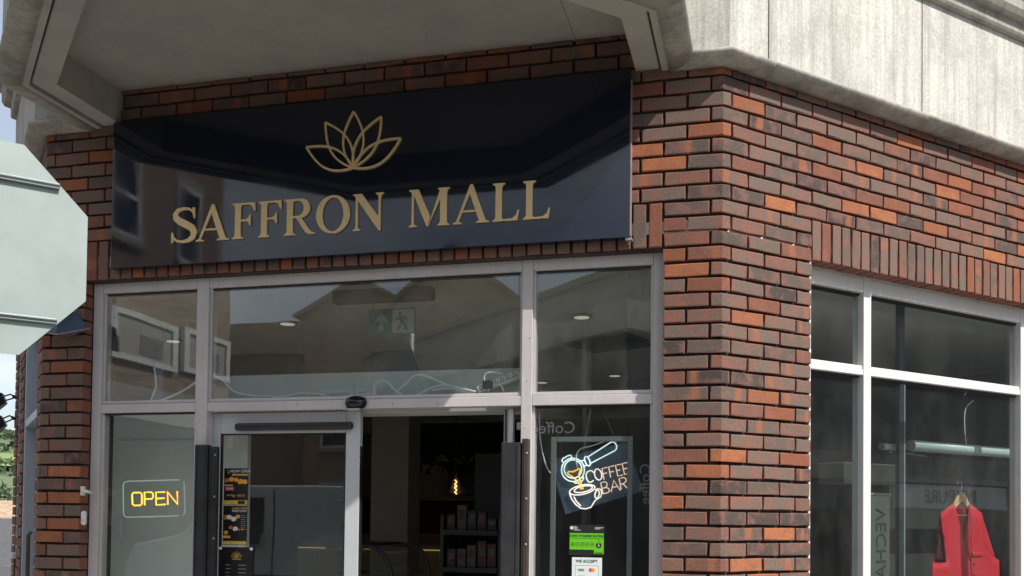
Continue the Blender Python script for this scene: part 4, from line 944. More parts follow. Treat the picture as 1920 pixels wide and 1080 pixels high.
for z0_, z1_ in ((1.992, 2.018), (.30, .326)): MB().box(-.825, -.464, .121, .132, z0_, z1_).build('cross_rail', 'grey_snap_frame', fr2, bevel=.003)
hy = empty('hygiene_sticker', (-.66, .104, 1.41), label='green and black FOOD HYGIENE RATING sticker showing 5 on the right pane', cat='sticker')
MB().box(-.752, -.571, .1055, .1072, 1.418, 1.572).build('black_card', 'sticker_black', hy)
MB().plate([(-.7475, 1.530), (-.5755, 1.530), (-.5755, 1.437), (-.624, 1.437), (-.624, 1.447), (-.7475, 1.447)], .1040, .1054).build('green_panel', 'sticker_green', hy)
MB().plate([(-.624, 1.4365), (-.5755, 1.4365), (-.5755, 1.427), (-.624, 1.427)], .1042, .1054).build('rating_tab', 'sticker_green', hy)
text('heading', 'FOOD HYGIENE RATING', .0165, 'sticker_black', hy, (-.662, .1034, 1.516))
MB().box(-.745, -.578, .1036, .1039, 1.503, 1.5045).build('rule', 'sticker_black', hy)
for i in range(5):
    x = -.732 + .0248 * i; MB().ribbon([(x + .0092 * math.cos(a * math.pi / 8), 1.474 + .0092 * math.sin(a * math.pi / 8)) for a in range(16)], .0016, .1035, .1039, True).build('number_ring', 'sticker_black', hy)
    text('number', str(i), .0125, 'sticker_black', hy, (x, .1033, 1.474))
q = MB(); q.plate([(-.600 + .0145 * math.cos(a * math.pi / 10), 1.470 + .0145 * math.sin(a * math.pi / 10)) for a in range(20)], .1034, .1039); q.plate([(-.604, 1.499), (-.596, 1.499), (-.600, 1.493)], .1032, .1039); q.build('rating_disc', 'sticker_black', hy)
text('rating_number', '5', .024, 'print_white', hy, (-.600, .1028, 1.470)); text('rating_word', 'VERY GOOD', .0065, 'sticker_black', hy, (-.600, .1034, 1.432))
q = MB(); q.plate([(-.738 + .0085 * math.cos(a * math.pi / 8), 1.556 + .0085 * math.sin(a * math.pi / 8)) for a in range(16)], .1049, .1054); q.build('agency_emblem', 'print_white', hy)
for i, wd_ in enumerate((.012, .02, .018, .034)): MB().box(-.727, -.727 + wd_, .1050, .1054, 1.562 - .006 * i, 1.5645 - .006 * i).build('agency_line', 'print_white', hy)
for i, wd_ in enumerate((.042, .026)): MB().box(-.620, -.620 + wd_, .1050, .1054, 1.557 - .006 * i, 1.5595 - .006 * i).build('agency_line', 'print_white', hy)
wa = empty('payment_sticker', (-.66, .104, 1.25), label='pale WE ACCEPT card payment sticker below the green sticker', cat='sticker')
MB().box(-.735, -.583, .1052, .1070, 1.20, 1.408).build('card', 'sticker_white', wa); text('heading', 'WE ACCEPT', .020, 'sticker_black', wa, (-.660, .1043, 1.389))
MB().ribbon([(-.718, 1.22), (-.718, 1.368), (-.600, 1.368), (-.600, 1.22)], .0014, .1046, .1051, True).build('box_outline', 'print_grey', wa)
text('card_name', 'VISA', .017, 'sticker_black', wa, (-.688, .1043, 1.345))
for dx_, mt in ((0, 'print_red'), (.013, 'print_orange')):
    q = MB(); q.plate([(-.640 + dx_ + .0095 * math.cos(a * math.pi / 8), 1.346 + .0095 * math.sin(a * math.pi / 8)) for a in range(16)], .1044 - dx_ * .02, .1051); q.build('card_disc', mt, wa)
for i in range(2): MB().box(-.705, -.665 + .03 * i, .1046, .1051, 1.310 - .02 * i, 1.316 - .02 * i).build('small_line', 'print_grey', wa)
# posters on the sliding leaf
PY = .1655
def poster(name, label, x0_, x1_, z0_, z1_):
    p_ = empty(name, ((x0_ + x1_) / 2, PY, z0_), label=label, cat='poster'); MB().box(x0_, x1_, PY, PY + .0012, z0_, z1_).build('sheet', 'poster_black', p_); return p_
p1 = poster('menu_poster', 'upper dark food poster headed NOW OPEN on the sliding door glass', -2.735, -2.585, 1.656, 1.862)
text('heading', 'NOW OPEN', .0225, 'print_white', p1, (-2.634, PY - .001, 1.845)); [MB().box(-2.686 + .0125 * i, -2.6765 + .0125 * i, PY - .0012, PY - .0001, 1.820, 1.831).build('subheading_mark', 'print_gold', p1) for i in range(8)]
q = MB(); q.ribbon([(-2.716, 1.845), (-2.708, 1.852), (-2.700, 1.845), (-2.708, 1.832)], .002, PY - .0008, PY - .0002, True); q.build('small_lotus', 'print_gold', p1)
rp = random.Random(3)
def food(p_, n, x0_, x1_, z0_, z1_, r_):
    for i in range(n):
        x, z = x0_ + (x1_ - x0_) * (i + .5) / n + rp.uniform(-.004, .004), rp.uniform(z0_, z1_); a0 = rp.uniform(0, 3); rr = r_ * rp.uniform(.7, 1.1)
        MB().plate([(x + rr * rp.uniform(.75, 1.1) * math.cos(a0 + a * math.pi / 4), z + rr * .8 * rp.uniform(.75, 1.1) * math.sin(a0 + a * math.pi / 4)) for a in range(8)], PY - .0007 - .0002 * (i % 3), PY - .0001).build('food_picture', rp.choice(['print_food', 'print_food', 'print_orange', 'print_white'] if n < 6 else ['print_food']), p_)
food(p1, 5, -2.728, -2.590, 1.785, 1.800, .018)
MB().box(-2.725, -2.672, PY - .0009, PY - .0001, 1.737, 1.758).build('price_flash', 'print_pink', p1); text('price', '£4.74', .016, 'print_white', p1, (-2.699, PY - .0016, 1.7475))
MB().box(-2.73, -2.68, PY - .0009, PY - .0001, 1.763, 1.770).build('gold_tab', 'print_gold', p1)
food(p1, 6, -2.72, -2.60, 1.706, 1.712, .011); MB().box(-2.733, -2.587, PY - .0009, PY - .0001, 1.658, 1.682).build('gold_strip', 'print_gold', p1)
MB().box(-2.645, -2.602, PY - .0014, PY - .0010, 1.661, 1.679).build('badge', 'poster_black', p1)
p2 = poster('menu_poster', 'lower dark food poster headed LUNCHTIME MADE EASY on the sliding door glass', -2.737, -2.587, 1.432, 1.652)
text('heading', 'LUNCHTIME', .0175, 'print_gold', p2, (-2.634, PY - .001, 1.637)); text('subheading', 'MADE EASY', .0175, 'print_white', p2, (-2.636, PY - .001, 1.622))
food(p2, 4, -2.735, -2.635, 1.565, 1.600, .022); food(p2, 3, -2.735, -2.64, 1.50, 1.53, .018); food(p2, 3, -2.68, -2.60, 1.51, 1.54, .010)
for i in range(8): MB().box(-2.625, -2.60 + .01 * (i % 2), PY - .0008, PY - .0001, 1.596 - .011 * i, 1.599 - .011 * i).build('price_line', 'print_grey', p2)
MB().box(-2.735, -2.69, PY - .0008, PY - .0001, 1.470, 1.484).build('gold_tab', 'print_gold', p2); MB().box(-2.735, -2.589, PY - .0009, PY - .0001, 1.435, 1.454).build('gold_strip', 'print_gold', p2)
p3 = poster('hours_notice', 'dark opening hours notice with gold lotus at the foot of the sliding door glass', -2.752, -2.548, 1.10, 1.420)
q = MB()
for tx, tz in ((0, .034), (-.020, .027), (.020, .027), (-.033, .012), (.033, .012)):
    d = Vector((tx, tz)); n = Vector((-d.y, d.x)) * .2
    for s_ in (1, -1): q.ribbon([(-2.648 + d.x * u + n.x * s_ * math.sin(math.pi * u), 1.362 + d.y * u + n.y * s_ * math.sin(math.pi * u)) for u in [k / 8 for k in range(9)]], .0019, PY - .0010 - .0001 * (s_ + 1), PY - .0001)
q.build('lotus_logo', 'print_gold', p3); MB().box(-2.675, -2.62, PY - .0008, PY - .0001, 1.351, 1.355).build('logo_line', 'print_gold', p3)
for i in range(5): MB().box(-2.715, -2.690 + .006 * (i % 2), PY - .0008, PY - .0001, 1.318 - .021 * i, 1.322 - .021 * i).build('day_line', 'print_grey', p3); MB().box(-2.635, -2.588, PY - .0008, PY - .0001, 1.318 - .021 * i, 1.322 - .021 * i).build('hour_line', 'print_grey', p3)
for x in (-2.748, -2.556): MB().ellip((x, PY - .004, 1.412), .011, .005, .009, 10, 6).build('suction_cup', 'cable_white', p3, True)
# faint lettering seen the wrong way round on the right pane
lt = empty('window_lettering', (-.6, .118, 1.6), label='faint grey back to front Coffee lettering on the lower right pane', cat='window lettering')
for nm, body, sz, x, z, rt in (('word', 'Coffee', .085, -.842, 2.062, 0), ('word', 'Coffee', .075, -.372, 1.78, 90)):
    o = text(nm, body, sz, 'grey_snap_frame', lt, (x, .1185, z), ext=.0003); o.rotation_euler = (R(90), R(-rt), 0); o.scale = (-1, 1, 1)

# ------------------------------------------------------------------ behind the side window
def rthing(name, v, y, z, label, cat, **kw):
    o = empty(name, (v * CA - y * SA, v * SA + y * CA, z), None, AL, label, cat, local=True, **kw); ORG[o.name] = (v, y, z); return o
def rworld(v, y): return (v * CA - y * SA, v * SA + y * CA)
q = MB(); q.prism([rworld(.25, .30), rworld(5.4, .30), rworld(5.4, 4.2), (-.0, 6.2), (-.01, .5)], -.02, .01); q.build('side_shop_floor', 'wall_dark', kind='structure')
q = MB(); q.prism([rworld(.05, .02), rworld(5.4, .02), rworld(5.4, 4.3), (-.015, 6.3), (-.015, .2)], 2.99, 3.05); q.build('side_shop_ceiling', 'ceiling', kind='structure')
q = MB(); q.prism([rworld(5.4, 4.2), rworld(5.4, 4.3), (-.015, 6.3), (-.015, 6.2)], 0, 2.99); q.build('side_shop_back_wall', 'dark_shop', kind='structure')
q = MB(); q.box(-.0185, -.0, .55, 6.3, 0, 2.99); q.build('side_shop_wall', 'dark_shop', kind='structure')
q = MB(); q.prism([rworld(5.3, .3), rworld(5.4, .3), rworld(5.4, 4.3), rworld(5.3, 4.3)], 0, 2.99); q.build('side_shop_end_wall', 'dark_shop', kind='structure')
t_ = rthing('display_post', 1.86, .40, 0, 'slim dark vertical display post behind the side window', 'post'); MB().box(1.838, 1.886, .385, .42, .01, 2.985).build('upright', 'post_dark', t_, bevel=.006); MB().box(1.876, 1.8875, .3835, .39, .01, 2.5).build('bright_edge', 'galvanised', t_)
t_ = rthing('hanging_rail', 2.5, .40, 2.07, 'thick pale tubular hanging rail across the side window', 'rail')
MB().tube([(1.965, .40, 2.076), (3.6, .40, 2.076)], .034, 18).build('tube', 'tube_white', t_, True); MB().tube([(1.958, .40, 2.076), (1.967, .40, 2.076)], .0355, 18).build('end_cap', 'print_grey', t_)
MB().tube([(1.785, .47, 2.066), (1.96, .47, 2.066)], .020, 14).build('tube', 'tube_white', t_, True); MB().tube([(1.775, .47, 2.066), (1.787, .47, 2.066)], .022, 14).build('end_cap', 'print_grey', t_)
MB().tube([(1.80, .43, 2.03), (2.0, .43, 2.028), (2.15, .43, 2.02)], .003, 5).build('wire', 'galvanised', t_)
t_ = rthing('display_box', 1.58, .6, 1.8, 'plain beige display box behind the side window mullion', 'box'); MB().box(1.60, 2.09, .60, .80, 1.84, 1.97).build('carton', 'beige_box', t_, bevel=.004)
t_ = rthing('hanging_banner', 1.80, .62, .7, 'grey hanging banner with dark sideways back to front lettering', 'banner'); MB().box(1.875, 2.055, .62, .625, .7, 1.78).build('sheet', 'banner_grey', t_); MB().box(1.87, 2.06, .615, .63, 1.775, 1.79).build('top_batten', 'galvanised', t_)
o = text('lettering', 'VECHANI', .14, 'banner_text', t_, (1.975, .617, 1.40)); o.rotation_euler = (R(90), R(90), 0); o.scale = (1, -1, 1)
t_ = rthing('backdrop_board', 3.0, .95, 0, 'dark grey backdrop board behind the red waistcoat', 'board'); MB().box(2.42, 4.6, .95, .98, .01, 1.93).build('board', 'dark_shop', t_)
# wires
q = MB(); P_ = smooth([(2.60, .42, 2.72), (2.60, .42, 2.60), (2.57, .42, 2.48), (2.52, .42, 2.42)]); t_ = rthing('hanging_wire', 2.6, .42, 2.4, 'thin dark wire hanging in the upper side window pane', 'wire'); q.tube(P_, .004, 5); q.build('wire', 'black_plastic', t_, True)
q = MB(); P_ = smooth([(2.62, .42, 2.40), (2.54, .42, 2.34), (2.53, .42, 2.22), (2.55, .42, 2.11)]); t_ = rthing('hanging_wire', 2.55, .42, 2.1, 'thin pale wire curling down to the hanging rail', 'wire'); q.tube(P_, .003, 5); q.build('wire', 'cable_white', t_, True)
# waistcoat on a hanger
vs_ = rthing('waistcoat', 2.6, .45, .95, 'red sleeveless waistcoat hanging on a wooden hanger in the side window', 'waistcoat')
def cloth(name, poly, y, mat, bulge, thick=.006):
    bm_ = bmesh.new(); vv = [bm_.verts.new((a, y, b)) for a, b in poly]; f_ = bm_.faces.new(vv); bmesh.ops.triangulate(bm_, faces=[f_])
    for _ in range(3): bmesh.ops.subdivide_edges(bm_, edges=[e for e in bm_.edges if e.calc_length() > .03], cuts=1, use_grid_fill=False); bmesh.ops.triangulate(bm_, faces=bm_.faces[:])
    for v in bm_.verts:
        a, b = v.co.x - 2.61, v.co.z
        v.co.y = y + bulge * (a / .33) ** 2 - .02 * max(0, 1.6 - b) + .0035 * math.sin(5 * b + 16 * a) * min(1, max(0, (1.62 - b) * 3))
        v.co.x -= 2.6; v.co.y -= .45; v.co.z -= .95
    me = bpy.data.meshes.new(name); bm_.normal_update(); bm_.to_mesh(me); bm_.free()
    for p in me.polygons: p.use_smooth = True
    o = obj(name, me, mat, vs_); md = o.modifiers.new('solid', 'SOLIDIFY'); md.thickness = thick; md.offset = 0; return o
def sh_(P_, dv): return [(a + dv, b) for a, b in P_]
ARM = [(2.374, 1.6548), (2.395, 1.60), (2.4091, 1.543), (2.415, 1.47), (2.415, 1.3983), (2.409, 1.372), (2.392, 1.356)]
cloth('back_panel', sh_([(2.3392, 1.6652), (2.4677, 1.7324), (2.51, 1.724), (2.548, 1.71), (2.59, 1.724), (2.6292, 1.7317), (2.7577, 1.6744), (2.77, 1.48), (2.86, 1.40), (2.955, 1.36), (2.945, .95), (2.262, .95), (2.256, 1.30), (2.262, 1.352), (2.280, 1.385), (2.305, 1.48), (2.322, 1.60)], .035), .478, 'red_cloth', .012)
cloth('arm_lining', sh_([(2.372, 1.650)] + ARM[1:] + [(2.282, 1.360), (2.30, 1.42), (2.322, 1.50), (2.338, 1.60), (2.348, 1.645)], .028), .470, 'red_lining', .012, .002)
cloth('front_panel', [(2.3392, 1.6652), (2.4677, 1.7324), (2.4855, 1.7145), (2.5271, 1.6092), (2.5689, 1.4922), (2.6694, 1.352), (2.6754, 1.2635), (2.68, .95), (2.262, .95), (2.262, 1.30), (2.268, 1.352), (2.32, 1.349)] + ARM[::-1], .456, 'red_cloth', .012)
cloth('front_panel', [(2.6292, 1.7317), (2.7577, 1.6744), (2.7638, 1.5814), (2.7699, 1.4846), (2.80, 1.445), (2.857, 1.4021), (2.91, 1.378), (2.9581, 1.3636), (2.9452, 1.2582), (2.95, .95), (2.65, .95), (2.652, 1.26), (2.640, 1.352), (2.570, 1.478), (2.597, 1.60)], .449, 'red_cloth', .012)
cloth('pocket_welt', [(2.636, 1.418), (2.751, 1.418), (2.751, 1.392), (2.636, 1.392)], .440, 'red_cloth', .012)
for i in range(4): MB().ellip((2.660, .436, 1.345 - .077 * i), .008, .005, .008, 10, 6).build('button', 'brown_strip', vs_, True)
hg = rthing('clothes_hanger', 2.57, .468, 1.65, 'pale wooden clothes hanger with chrome hook inside the red waistcoat', 'hanger')
MB().plate(sh_([(2.37, 1.655), (2.455, 1.722), (2.475, 1.752), (2.515, 1.798), (2.535, 1.806), (2.555, 1.806), (2.575, 1.798), (2.615, 1.745), (2.64, 1.712), (2.74, 1.66), (2.735, 1.645), (2.62, 1.695), (2.548, 1.748), (2.47, 1.70), (2.375, 1.64)], .022), .458, .476).build('shoulder_bar', 'hanger_wood', hg, bevel=.006)
MB().tube([(2.495, .468, 1.656), (2.66, .468, 1.656)], .0055, 8).build('trouser_bar', 'hanger_wood', hg)
MB().tube(smooth([(2.567, .468, 1.80), (2.567, .468, 1.828), (2.576, .468, 1.845), (2.568, .468, 1.868), (2.550, .468, 1.880), (2.532, .468, 1.872), (2.525, .468, 1.856)]), .0032, 6).build('hook', 'chrome', hg, True)
t_ = rthing('hanging_strap', 2.51, .47, 1.87, 'black strap holding the hanger below the hanging rail', 'strap'); MB().box(2.533, 2.550, .462, .468, 1.87, 2.052).build('strap', 'black_plastic', t_)
# necklaces on a dark stand
t_ = rthing('necklace_stand', .95, .50, 1.1, 'tall dark necklace display stand at the left of the side window', 'display stand'); MB().box(.80, 1.16, .56, .58, .6, 2.1).build('back_board', 'dark_shop', t_); MB().box(1.15, 1.165, .53, .56, .6, 2.1).build('side_post', 'wall_grey', t_)
rn = random.Random(5)
for i in range(9):
    v_ = .84 + .13 * (i % 3) + rn.uniform(-.02, .02); z_ = 1.90 - .22 * (i // 3) - rn.uniform(0, .05)
    t_ = rthing('necklace', v_, .52, z_ - .16, 'thin necklace with price tag in the %s row of the dark stand, %s' % (('top', 'middle', 'bottom')[i // 3], ('leftmost', 'in the middle', 'rightmost')[i % 3]), 'necklace', group='necklaces on the dark stand')
    MB().tube([(v_ - .012, .55, z_), (v_ - .014, .54, z_ - .07), (v_, .535, z_ - .11), (v_ + .014, .54, z_ - .07), (v_ + .012, .55, z_)], .0016, 5).build('chain', 'galvanised', t_)
    MB().plate([(v_ - .009, z_ - .115), (v_ + .009, z_ - .115), (v_ + .011, z_ - .155), (v_ - .011, z_ - .155)], .530, .532).build('price_tag', 'print_grey', t_)
    MB().ellip((v_ + .02, .535, z_ - .04), .008, .006, .012, 8, 6).build('charm', 'marble_grey', t_, True)
# ------------------------------------------------------------------ the street opposite (seen mirrored in the glass and the sign)
def win(bm_parent, face, u0, u1, z0, z1, arch=False):
    """window on a facade: face = (origin, dir) ; outward is to the right of dir"""
    o_, d_ = Vector(face[0]), Vector(face[1]).normalized(); n_ = Vector((d_.y, -d_.x))
    def Q(u, dep, z): p = o_ + d_ * u + n_ * dep; return (p.x, p.y, z)
    def bx(name, mat, a, b, c_, e, f_, g_):
        mb = MB(); vs = [Q(a, c_, f_), Q(b, c_, f_), Q(b, e, f_), Q(a, e, f_), Q(a, c_, g_), Q(b, c_, g_), Q(b, e, g_), Q(a, e, g_)]
        mb.add(vs, [(0, 3, 2, 1), (4, 5, 6, 7), (0, 1, 5, 4), (1, 2, 6, 5), (2, 3, 7, 6), (3, 0, 4, 7)]); return mb.build(name, mat, bm_parent)
    wn = empty('window', (0, 0, 0), bm_parent)
    def bx2(name, mat, *a):
        o = bx(name, mat, *a); o.parent = wn; return o
    bx2('pane', 'win_dark', u0, u1, .01, .03, z0, z1)
    for a, b in ((u0, u0 + .09), (u1 - .09, u1)): bx2('frame', 'upvc', a, b, .0, .06, z0, z1)
    for a, b in ((z0, z0 + .09), (z1 - .09, z1), ((z0 + z1) / 2 - .04, (z0 + z1) / 2 + .04)): bx2('frame', 'upvc', u0 + .09, u1 - .09, .0, .058, a, b)
    bx2('sill', 'stone_trim', u0 - .08, u1 + .08, .0, .12, z0 - .12, z0)
    bx2('lintel', 'stone_trim', u0 - .08, u1 + .08, .0, .05, z1, z1 + .2)
# A: red brick building at left
oa = empty('brick_building', (-13, -12, 0), label='tall red brick building across the street mirrored left of the doors', cat='building'); ORG[oa.name] = (0, 0, 0); oa.location = (0, 0, 0)
MB().prism([(-10.75, -14.0), (-10.75, -8.6), (-24, -8.6), (-24, -14.0)], 0, 9.6).build('wall', 'far_brick', oa)
MB().prism([(-10.65, -14.1), (-10.65, -8.5), (-24.1, -8.5), (-24.1, -14.1)], 9.6, 9.9).build('parapet', 'stone_trim', oa)
for y in (-12.65, -10.6): win(oa, ((-10.75, y), (0, 1)), -.45, .45, 6.5, 8.05)
for x in (-13, -16, -19): win(oa, ((x, -8.6), (-1, 0)), -.5, .5, 5.2, 6.9)
for y0_, y1_, zz in ((-11.95, -9.9, 4.34), (-13.95, -12.15, 4.40)):
    t2 = empty('window', (0, 0, 0), oa)
    for a, b in ((y0_, y0_ + .16), (y1_ - .16, y1_)): MB().box(-10.75, -10.66, a, b, zz, zz + .86).build('frame', 'upvc', t2)
    for a, b in ((zz, zz + .10), (zz + .76, zz + .86)): MB().box(-10.75, -10.662, y0_ + .16, y1_ - .16, a, b).build('frame', 'upvc', t2)
    MB().box(-10.75, -10.70, y0_ + .16, y1_ - .16, zz + .10, zz + .76).build('blind', 'stone_trim', t2)
    MB().box(-10.698, -10.69, y0_ + .45, y0_ + 1.25, zz + .16, zz + .52).build('notice', 'wall_grey', t2)  # dark plate put in for the shadow smudge on the pale pane
MB().box(-10.749, -10.60, -13.9, -9.0, 3.3, 3.9).build('shop_fascia', 'stone_trim', oa)
MB().box(-10.749, -10.70, -13.6, -9.2, .4, 3.25).build('shop_window', 'win_dark', oa)
def gable(name, label, x0_, x1_, y0_, y1_, ze, za, mat='far_brick_buff', cat='building'):
    t_ = empty(name, (0, 0, 0), label=label, cat=cat)
    xm = (x0_ + x1_) / 2; q = MB(); pent = [(x0_, 0), (x1_, 0), (x1_, ze), (xm, za), (x0_, ze)]
    q.plate(pent, y1_, y0_); q.build('wall', mat, t_)
    for a, b, s_ in ((x0_, xm, 1), (xm, x1_, -1)):
        zA, zB = (ze, za) if s_ == 1 else (za, ze); ext = .25
        q = MB(); q.add([(a - (ext if s_ == 1 else 0), y1_ + .2, zA - (ext * (za - ze) / (xm - x0_) if s_ == 1 else 0) + .02), (b + (0 if s_ == 1 else ext), y1_ + .2, zB - (0 if s_ == 1 else ext * (za - ze) / (xm - x0_)) + .02),
                         (b + (0 if s_ == 1 else ext), y0_ - .2, zB - (0 if s_ == 1 else ext * (za - ze) / (xm - x0_)) + .02), (a - (ext if s_ == 1 else 0), y0_ - .2, zA - (ext * (za - ze) / (xm - x0_) if s_ == 1 else 0) + .02)], [(0, 1, 2, 3)])
        o = q.build('roof', 'roof_brown', t_); md = o.modifiers.new('solid', 'SOLIDIFY'); md.thickness = .12
    for x in ((x0_ * 2 + x1_) / 3, (x0_ + 2 * x1_) / 3): win(t_, ((x, y1_), (-1, 0)), -.5, .5, 3.6, 5.3); win(t_, ((x, y1_), (-1, 0)), -.5, .5, .8, 2.6)
    return t_
gable('gabled_house', 'small gabled brown building mirrored beside the exit sign', -12.9, -9.6, -30, -22, 7.6, 8.5)
gable('gabled_house', 'large gabled brown building mirrored above the open doorway', -10.2, -6.0, -31, -21.5, 7.3, 9.0)
lw_ = empty('low_building', (0, 0, 0), label='long low brown roofed building mirrored in the gap of sky', cat='building'); MB().box(-24, -12.0, -34, -25, 0, 6.9).build('wall', 'far_brick', lw_); MB().box(-24.3, -11.8, -34.3, -24.7, 6.9, 7.9).build('roof', 'roof_brown', lw_)
# aerial
ta = empty('television_aerial', (0, 0, 0), label='rooftop television aerial mirrored at the right of the middle pane', cat='aerial'); MB().tube([(-6.35, -21.8, 6.9), (-6.35, -21.8, 8.9)], .03, 6).build('mast', 'galvanised', ta); MB().tube([(-6.75, -21.8, 8.7), (-5.95, -21.8, 8.7)], .02, 5).build('boom', 'galvanised', ta)
for i in range(6): MB().tube([(-6.7 + .14 * i, -21.8, 8.45), (-6.7 + .14 * i, -21.8, 8.95)], .012, 4).build('element', 'galvanised', ta)
# C: sister building with concrete band, corner towards us
cb_ = empty('banded_building', (0, 0, 0), label='brick building with long pale concrete band mirrored in the right panes', cat='building')
pc = [(-1.83, -10.8), (-9.0, -17.9), (-1.9, -25), (5.3, -17.8)]
MB().prism(pc, 0, 4.6).build('lower_wall', 'dark_shop', cb_); 
def infl(poly, d):
    c_ = Vector((sum(p[0] for p in poly) / 4, sum(p[1] for p in poly) / 4)); return [tuple(Vector(p) + (Vector(p) - c_).normalized() * d) for p in poly]
MB().prism(infl(pc, .25), 4.6, 5.5).build('concrete_band', 'concrete', cb_); MB().prism(infl(pc, .40), 5.5, 5.62).build('coping', 'concrete_weathered', cb_)
MB().prism(infl(pc, -.9), 5.62, 5.9).build('roof', 'slate', cb_)
dd = Vector((-9.0 + 1.83, -17.9 + 10.8)).normalized()
for i in range(6):
    p_ = Vector(pc[0]) + dd * (1.0 + 1.5 * i); n_ = Vector((dd.y, -dd.x)) * (-1)
    if n_.y < 0: n_ = -n_
    a, b = p_ + n_ * .02, p_ + dd * .12 + n_ * .02
    MB().prism([tuple(a), tuple(b), tuple(b + n_ * .10), tuple(a + n_ * .10)], 0, 4.6).build('pilaster', 'stone_trim', cb_)
# buildings facing the side wall
nR = Vector((SA, -CA)); dR = Vector((CA, SA))
def RP(v, D): p = dR * v + nR * D; return (p.x, p.y)
sb = empty('shop_terrace', (0, 0, 0), label='grey shop terrace mirrored in the side window', cat='building')
MB().prism([RP(6, 12), RP(34, 12), RP(34, 20), RP(6, 20)], 0, 9.0).build('wall', 'wall_grey', sb); MB().prism([RP(5.8, 11.8), RP(34.2, 11.8), RP(34.2, 20), RP(5.8, 20)], 9.0, 9.4).build('parapet', 'slate', sb)
MB().prism([RP(14, 11.75), RP(24, 11.75), RP(24, 11.99), RP(14, 11.99)], 2.62, 3.25).build('canopy_band', 'stone_trim', sb)
MB().prism([RP(6.5, 11.9), RP(33.5, 11.9), RP(33.5, 11.99), RP(6.5, 11.99)], .1, 1.95).build('shop_window', 'win_dark', sb)
sbd = empty('shop_signboard', (0, 0, 0), label='white signboard with dark capitals mirrored left of the red waistcoat', cat='sign'); MB().prism([RP(17.3, 11.6), RP(21.6, 11.6), RP(21.6, 11.74), RP(17.3, 11.74)], 1.98, 2.56).build('board', 'upvc', sbd)
p_ = RP(19.2, 11.57); o = text('lettering', 'INXPURE', .50, 'sticker_black', sbd, (p_[0], p_[1], 2.27), ext=.005); o.rotation_euler = (R(90), 0, AL + math.pi)
# ------------------------------------------------------------------ distant view past the left corner
q = MB(); nx, ny = 50, 18; vs = []; fs = []
r5 = random.Random(2)
from mathutils import noise as mn_
def hgt(d_):
    K = [(0, -.7), (30, -.9), (45, -6), (120, -9), (200, -4), (320, 8), (700, 36), (1100, 72), (1600, 128), (2400, 150), (6000, 160)]
    for (a, za), (b, zb_) in zip(K[:-1], K[1:]):
        if d_ <= b: return za + (zb_ - za) * (d_ - a) / (b - a)
    return 160
for j in range(ny + 1):
    for i in range(nx + 1):
        ang = R(-75 + 85 * i / nx); d_ = 42 * (1.32 ** j); x = .19 + d_ * math.sin(ang); y = -4.9 + d_ * math.cos(ang)
        h = hgt(d_) * (1 + .10 * mn_.noise((x * .0025, y * .0025, 0)) * (d_ > 250))
        vs.append((x, y, h))
for j in range(ny):
    for i in range(nx): a = j * (nx + 1) + i; fs.append((a, a + 1, a + nx + 2, a + nx + 1))
q.add(vs, fs); q.build('hills', 'hill_green', smooth=True, kind='structure')
# pale field, woods, houses below the hill
def far_pt(ang, d_): return .19 + d_ * math.sin(R(ang)), -4.9 + d_ * math.cos(R(ang))
q = MB(); ring = [(-44, 470), (-38, 455), (-38, 690), (-44, 720)]; q.add([(*far_pt(a, d_), hgt(d_) + 2.5) for a, d_ in ring], [(0, 1, 2, 3)]); q.build('field', 'grass_field', kind='structure')
wd_ = MB(); r6 = random.Random(9)
for i in range(3400):
    ang = r6.uniform(-47, -36); d_ = r6.choice((150, 165, 180, 200, 220, 180, 200, 160, 430, 820, 1150)) * r6.uniform(.95, 1.05); x, y = far_pt(ang, d_)
    s_ = d_ * .0055 * r6.uniform(.5, 1.1); z = hgt(d_) + (9.5 if d_ < 300 else 6) * r6.random(); P0 = Vector((x, y, z))
    for k in range(3):
        a = Vector((r6.uniform(-1, 1), r6.uniform(-1, 1), r6.uniform(-1, 1))) * s_; b = Vector((r6.uniform(-1, 1), r6.uniform(-1, 1), r6.uniform(-1, 1))) * s_
        wd_.add([P0, P0 + a, P0 + b], [(0, 1, 2)])
wd_.build('distant_woods', 'leaf_green', kind='stuff', label='distant band of green woodland past the left corner')
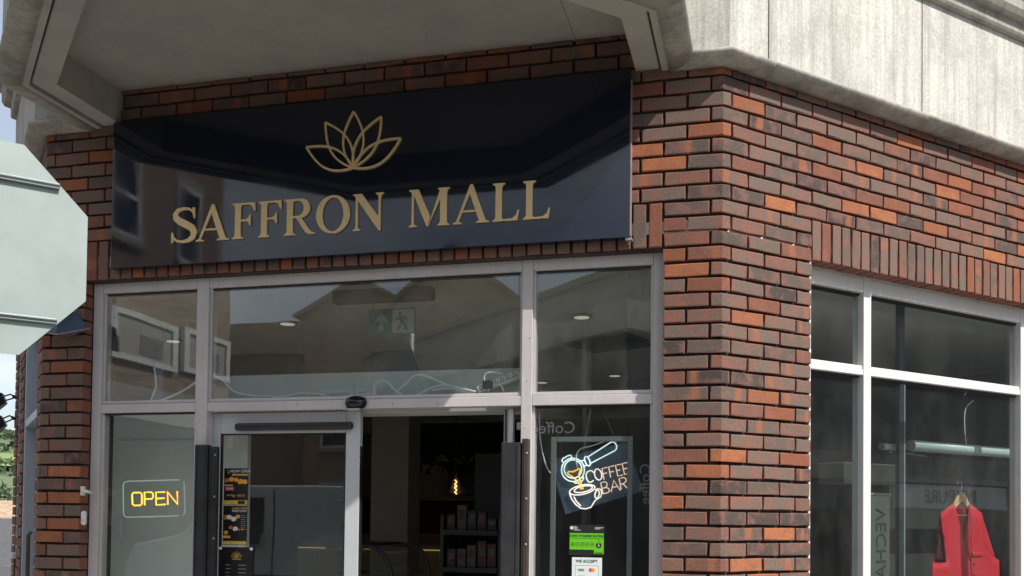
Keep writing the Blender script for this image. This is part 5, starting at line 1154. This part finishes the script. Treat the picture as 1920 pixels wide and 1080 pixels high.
def house(label, ang, d_, w_, h0, h1, rz, roofm):
    x, y = far_pt(ang, d_); t_ = empty('distant_house', (x, y, -9), rz=rz, label=label, cat='house', group='houses down the hill', local=True)
    MB().box(-w_ / 2, w_ / 2, -4, 4, -6, h0).build('wall', 'terracotta' if roofm == 'slate' else 'stone_trim', t_)
    q = MB(); q.add([(-w_ / 2 - .4, -4.5, h0 - .1), (w_ / 2 + .4, -4.5, h0 - .1), (w_ / 2 + .4, 0, h1), (-w_ / 2 - .4, 0, h1), (-w_ / 2 - .4, 4.5, h0 - .1), (w_ / 2 + .4, 4.5, h0 - .1)], [(0, 1, 2, 3), (3, 2, 5, 4), (0, 3, 4), (1, 5, 2)]); q.build('roof', roofm, t_)
    MB().box(-w_ / 2 - .45, w_ / 2 + .45, -4.62, -4.5, h0 - .35, h0 - .05).build('bargeboard', 'upvc', t_)
    MB().box(-w_ * .42, -w_ * .42 + .8, -.5, .5, h1 - .6, h1 + 1.1).build('chimney', 'terracotta', t_)
    for i in range(3): MB().box(-w_ / 2 + 1 + i * 2.6, -w_ / 2 + 2.2 + i * 2.6, -4.06, -4.0, h0 - 2.4, h0 - 1.0).build('window', 'win_dark', t_)
house('grey slate roofed house just past the far left brick edge', -44.5, 40, 12, 8.9, 10.4, R(38), 'slate')
house('second distant house with brown roof behind the slate roofed one', -42.4, 92, 12, 9.6, 11.6, R(46), 'roof_brown')

# van added across the street to lighten the reflection in the sliding door
vn = empty('added_van', (-6.6, -9.2, -.118), label='white van added to lighten the reflection in the sliding door glass', cat='van')
VX, VY = -9.2, -8.3
side = [(0, .35), (.0, .95), (.12, 1.25), (.95, 1.42), (1.55, 2.05), (1.85, 2.16), (5.1, 2.16), (5.22, 2.05), (5.25, .38), (4.75, .30), (4.62, .62), (4.35, .78), (4.05, .62), (3.92, .30), (1.45, .30), (1.32, .62), (1.05, .78), (.75, .62), (.62, .30)]
MB().plate([(VX + a, b - .118) for a, b in side], VY, VY - 1.9).build('body', 'upvc', vn, bevel=.04)
MB().plate([(VX + 1.10, 1.32), (VX + 1.62, 1.86), (VX + 2.25, 1.86), (VX + 2.25, 1.32)], VY + .012, VY + .004).build('side_window', 'win_dark', vn)
MB().box(VX + 2.4, VX + 2.415, VY + .002, VY + .01, .35, 1.95).build('door_seam', 'black_plastic', vn); MB().box(VX + 4.0, VX + 4.015, VY + .002, VY + .01, .7, 1.95).build('door_seam', 'black_plastic', vn)
MB().box(VX + 2.1, VX + 5.1, VY + .002, VY + .03, .62, .72).build('side_trim', 'black_plastic', vn)
for a in (1.05, 4.35):
    MB().tube([(VX + a, VY + .01, .22), (VX + a, VY - .2, .22)], .335, 24).build('wheel', 'black_plastic', vn); MB().tube([(VX + a, VY + .02, .22), (VX + a, VY + .008, .22)], .20, 20).build('wheel_trim', 'galvanised', vn)
MB().box(VX + 1.95, VX + 2.2, VY + .005, VY + .22, 1.18, 1.36).build('mirror', 'black_plastic', vn, bevel=.03)
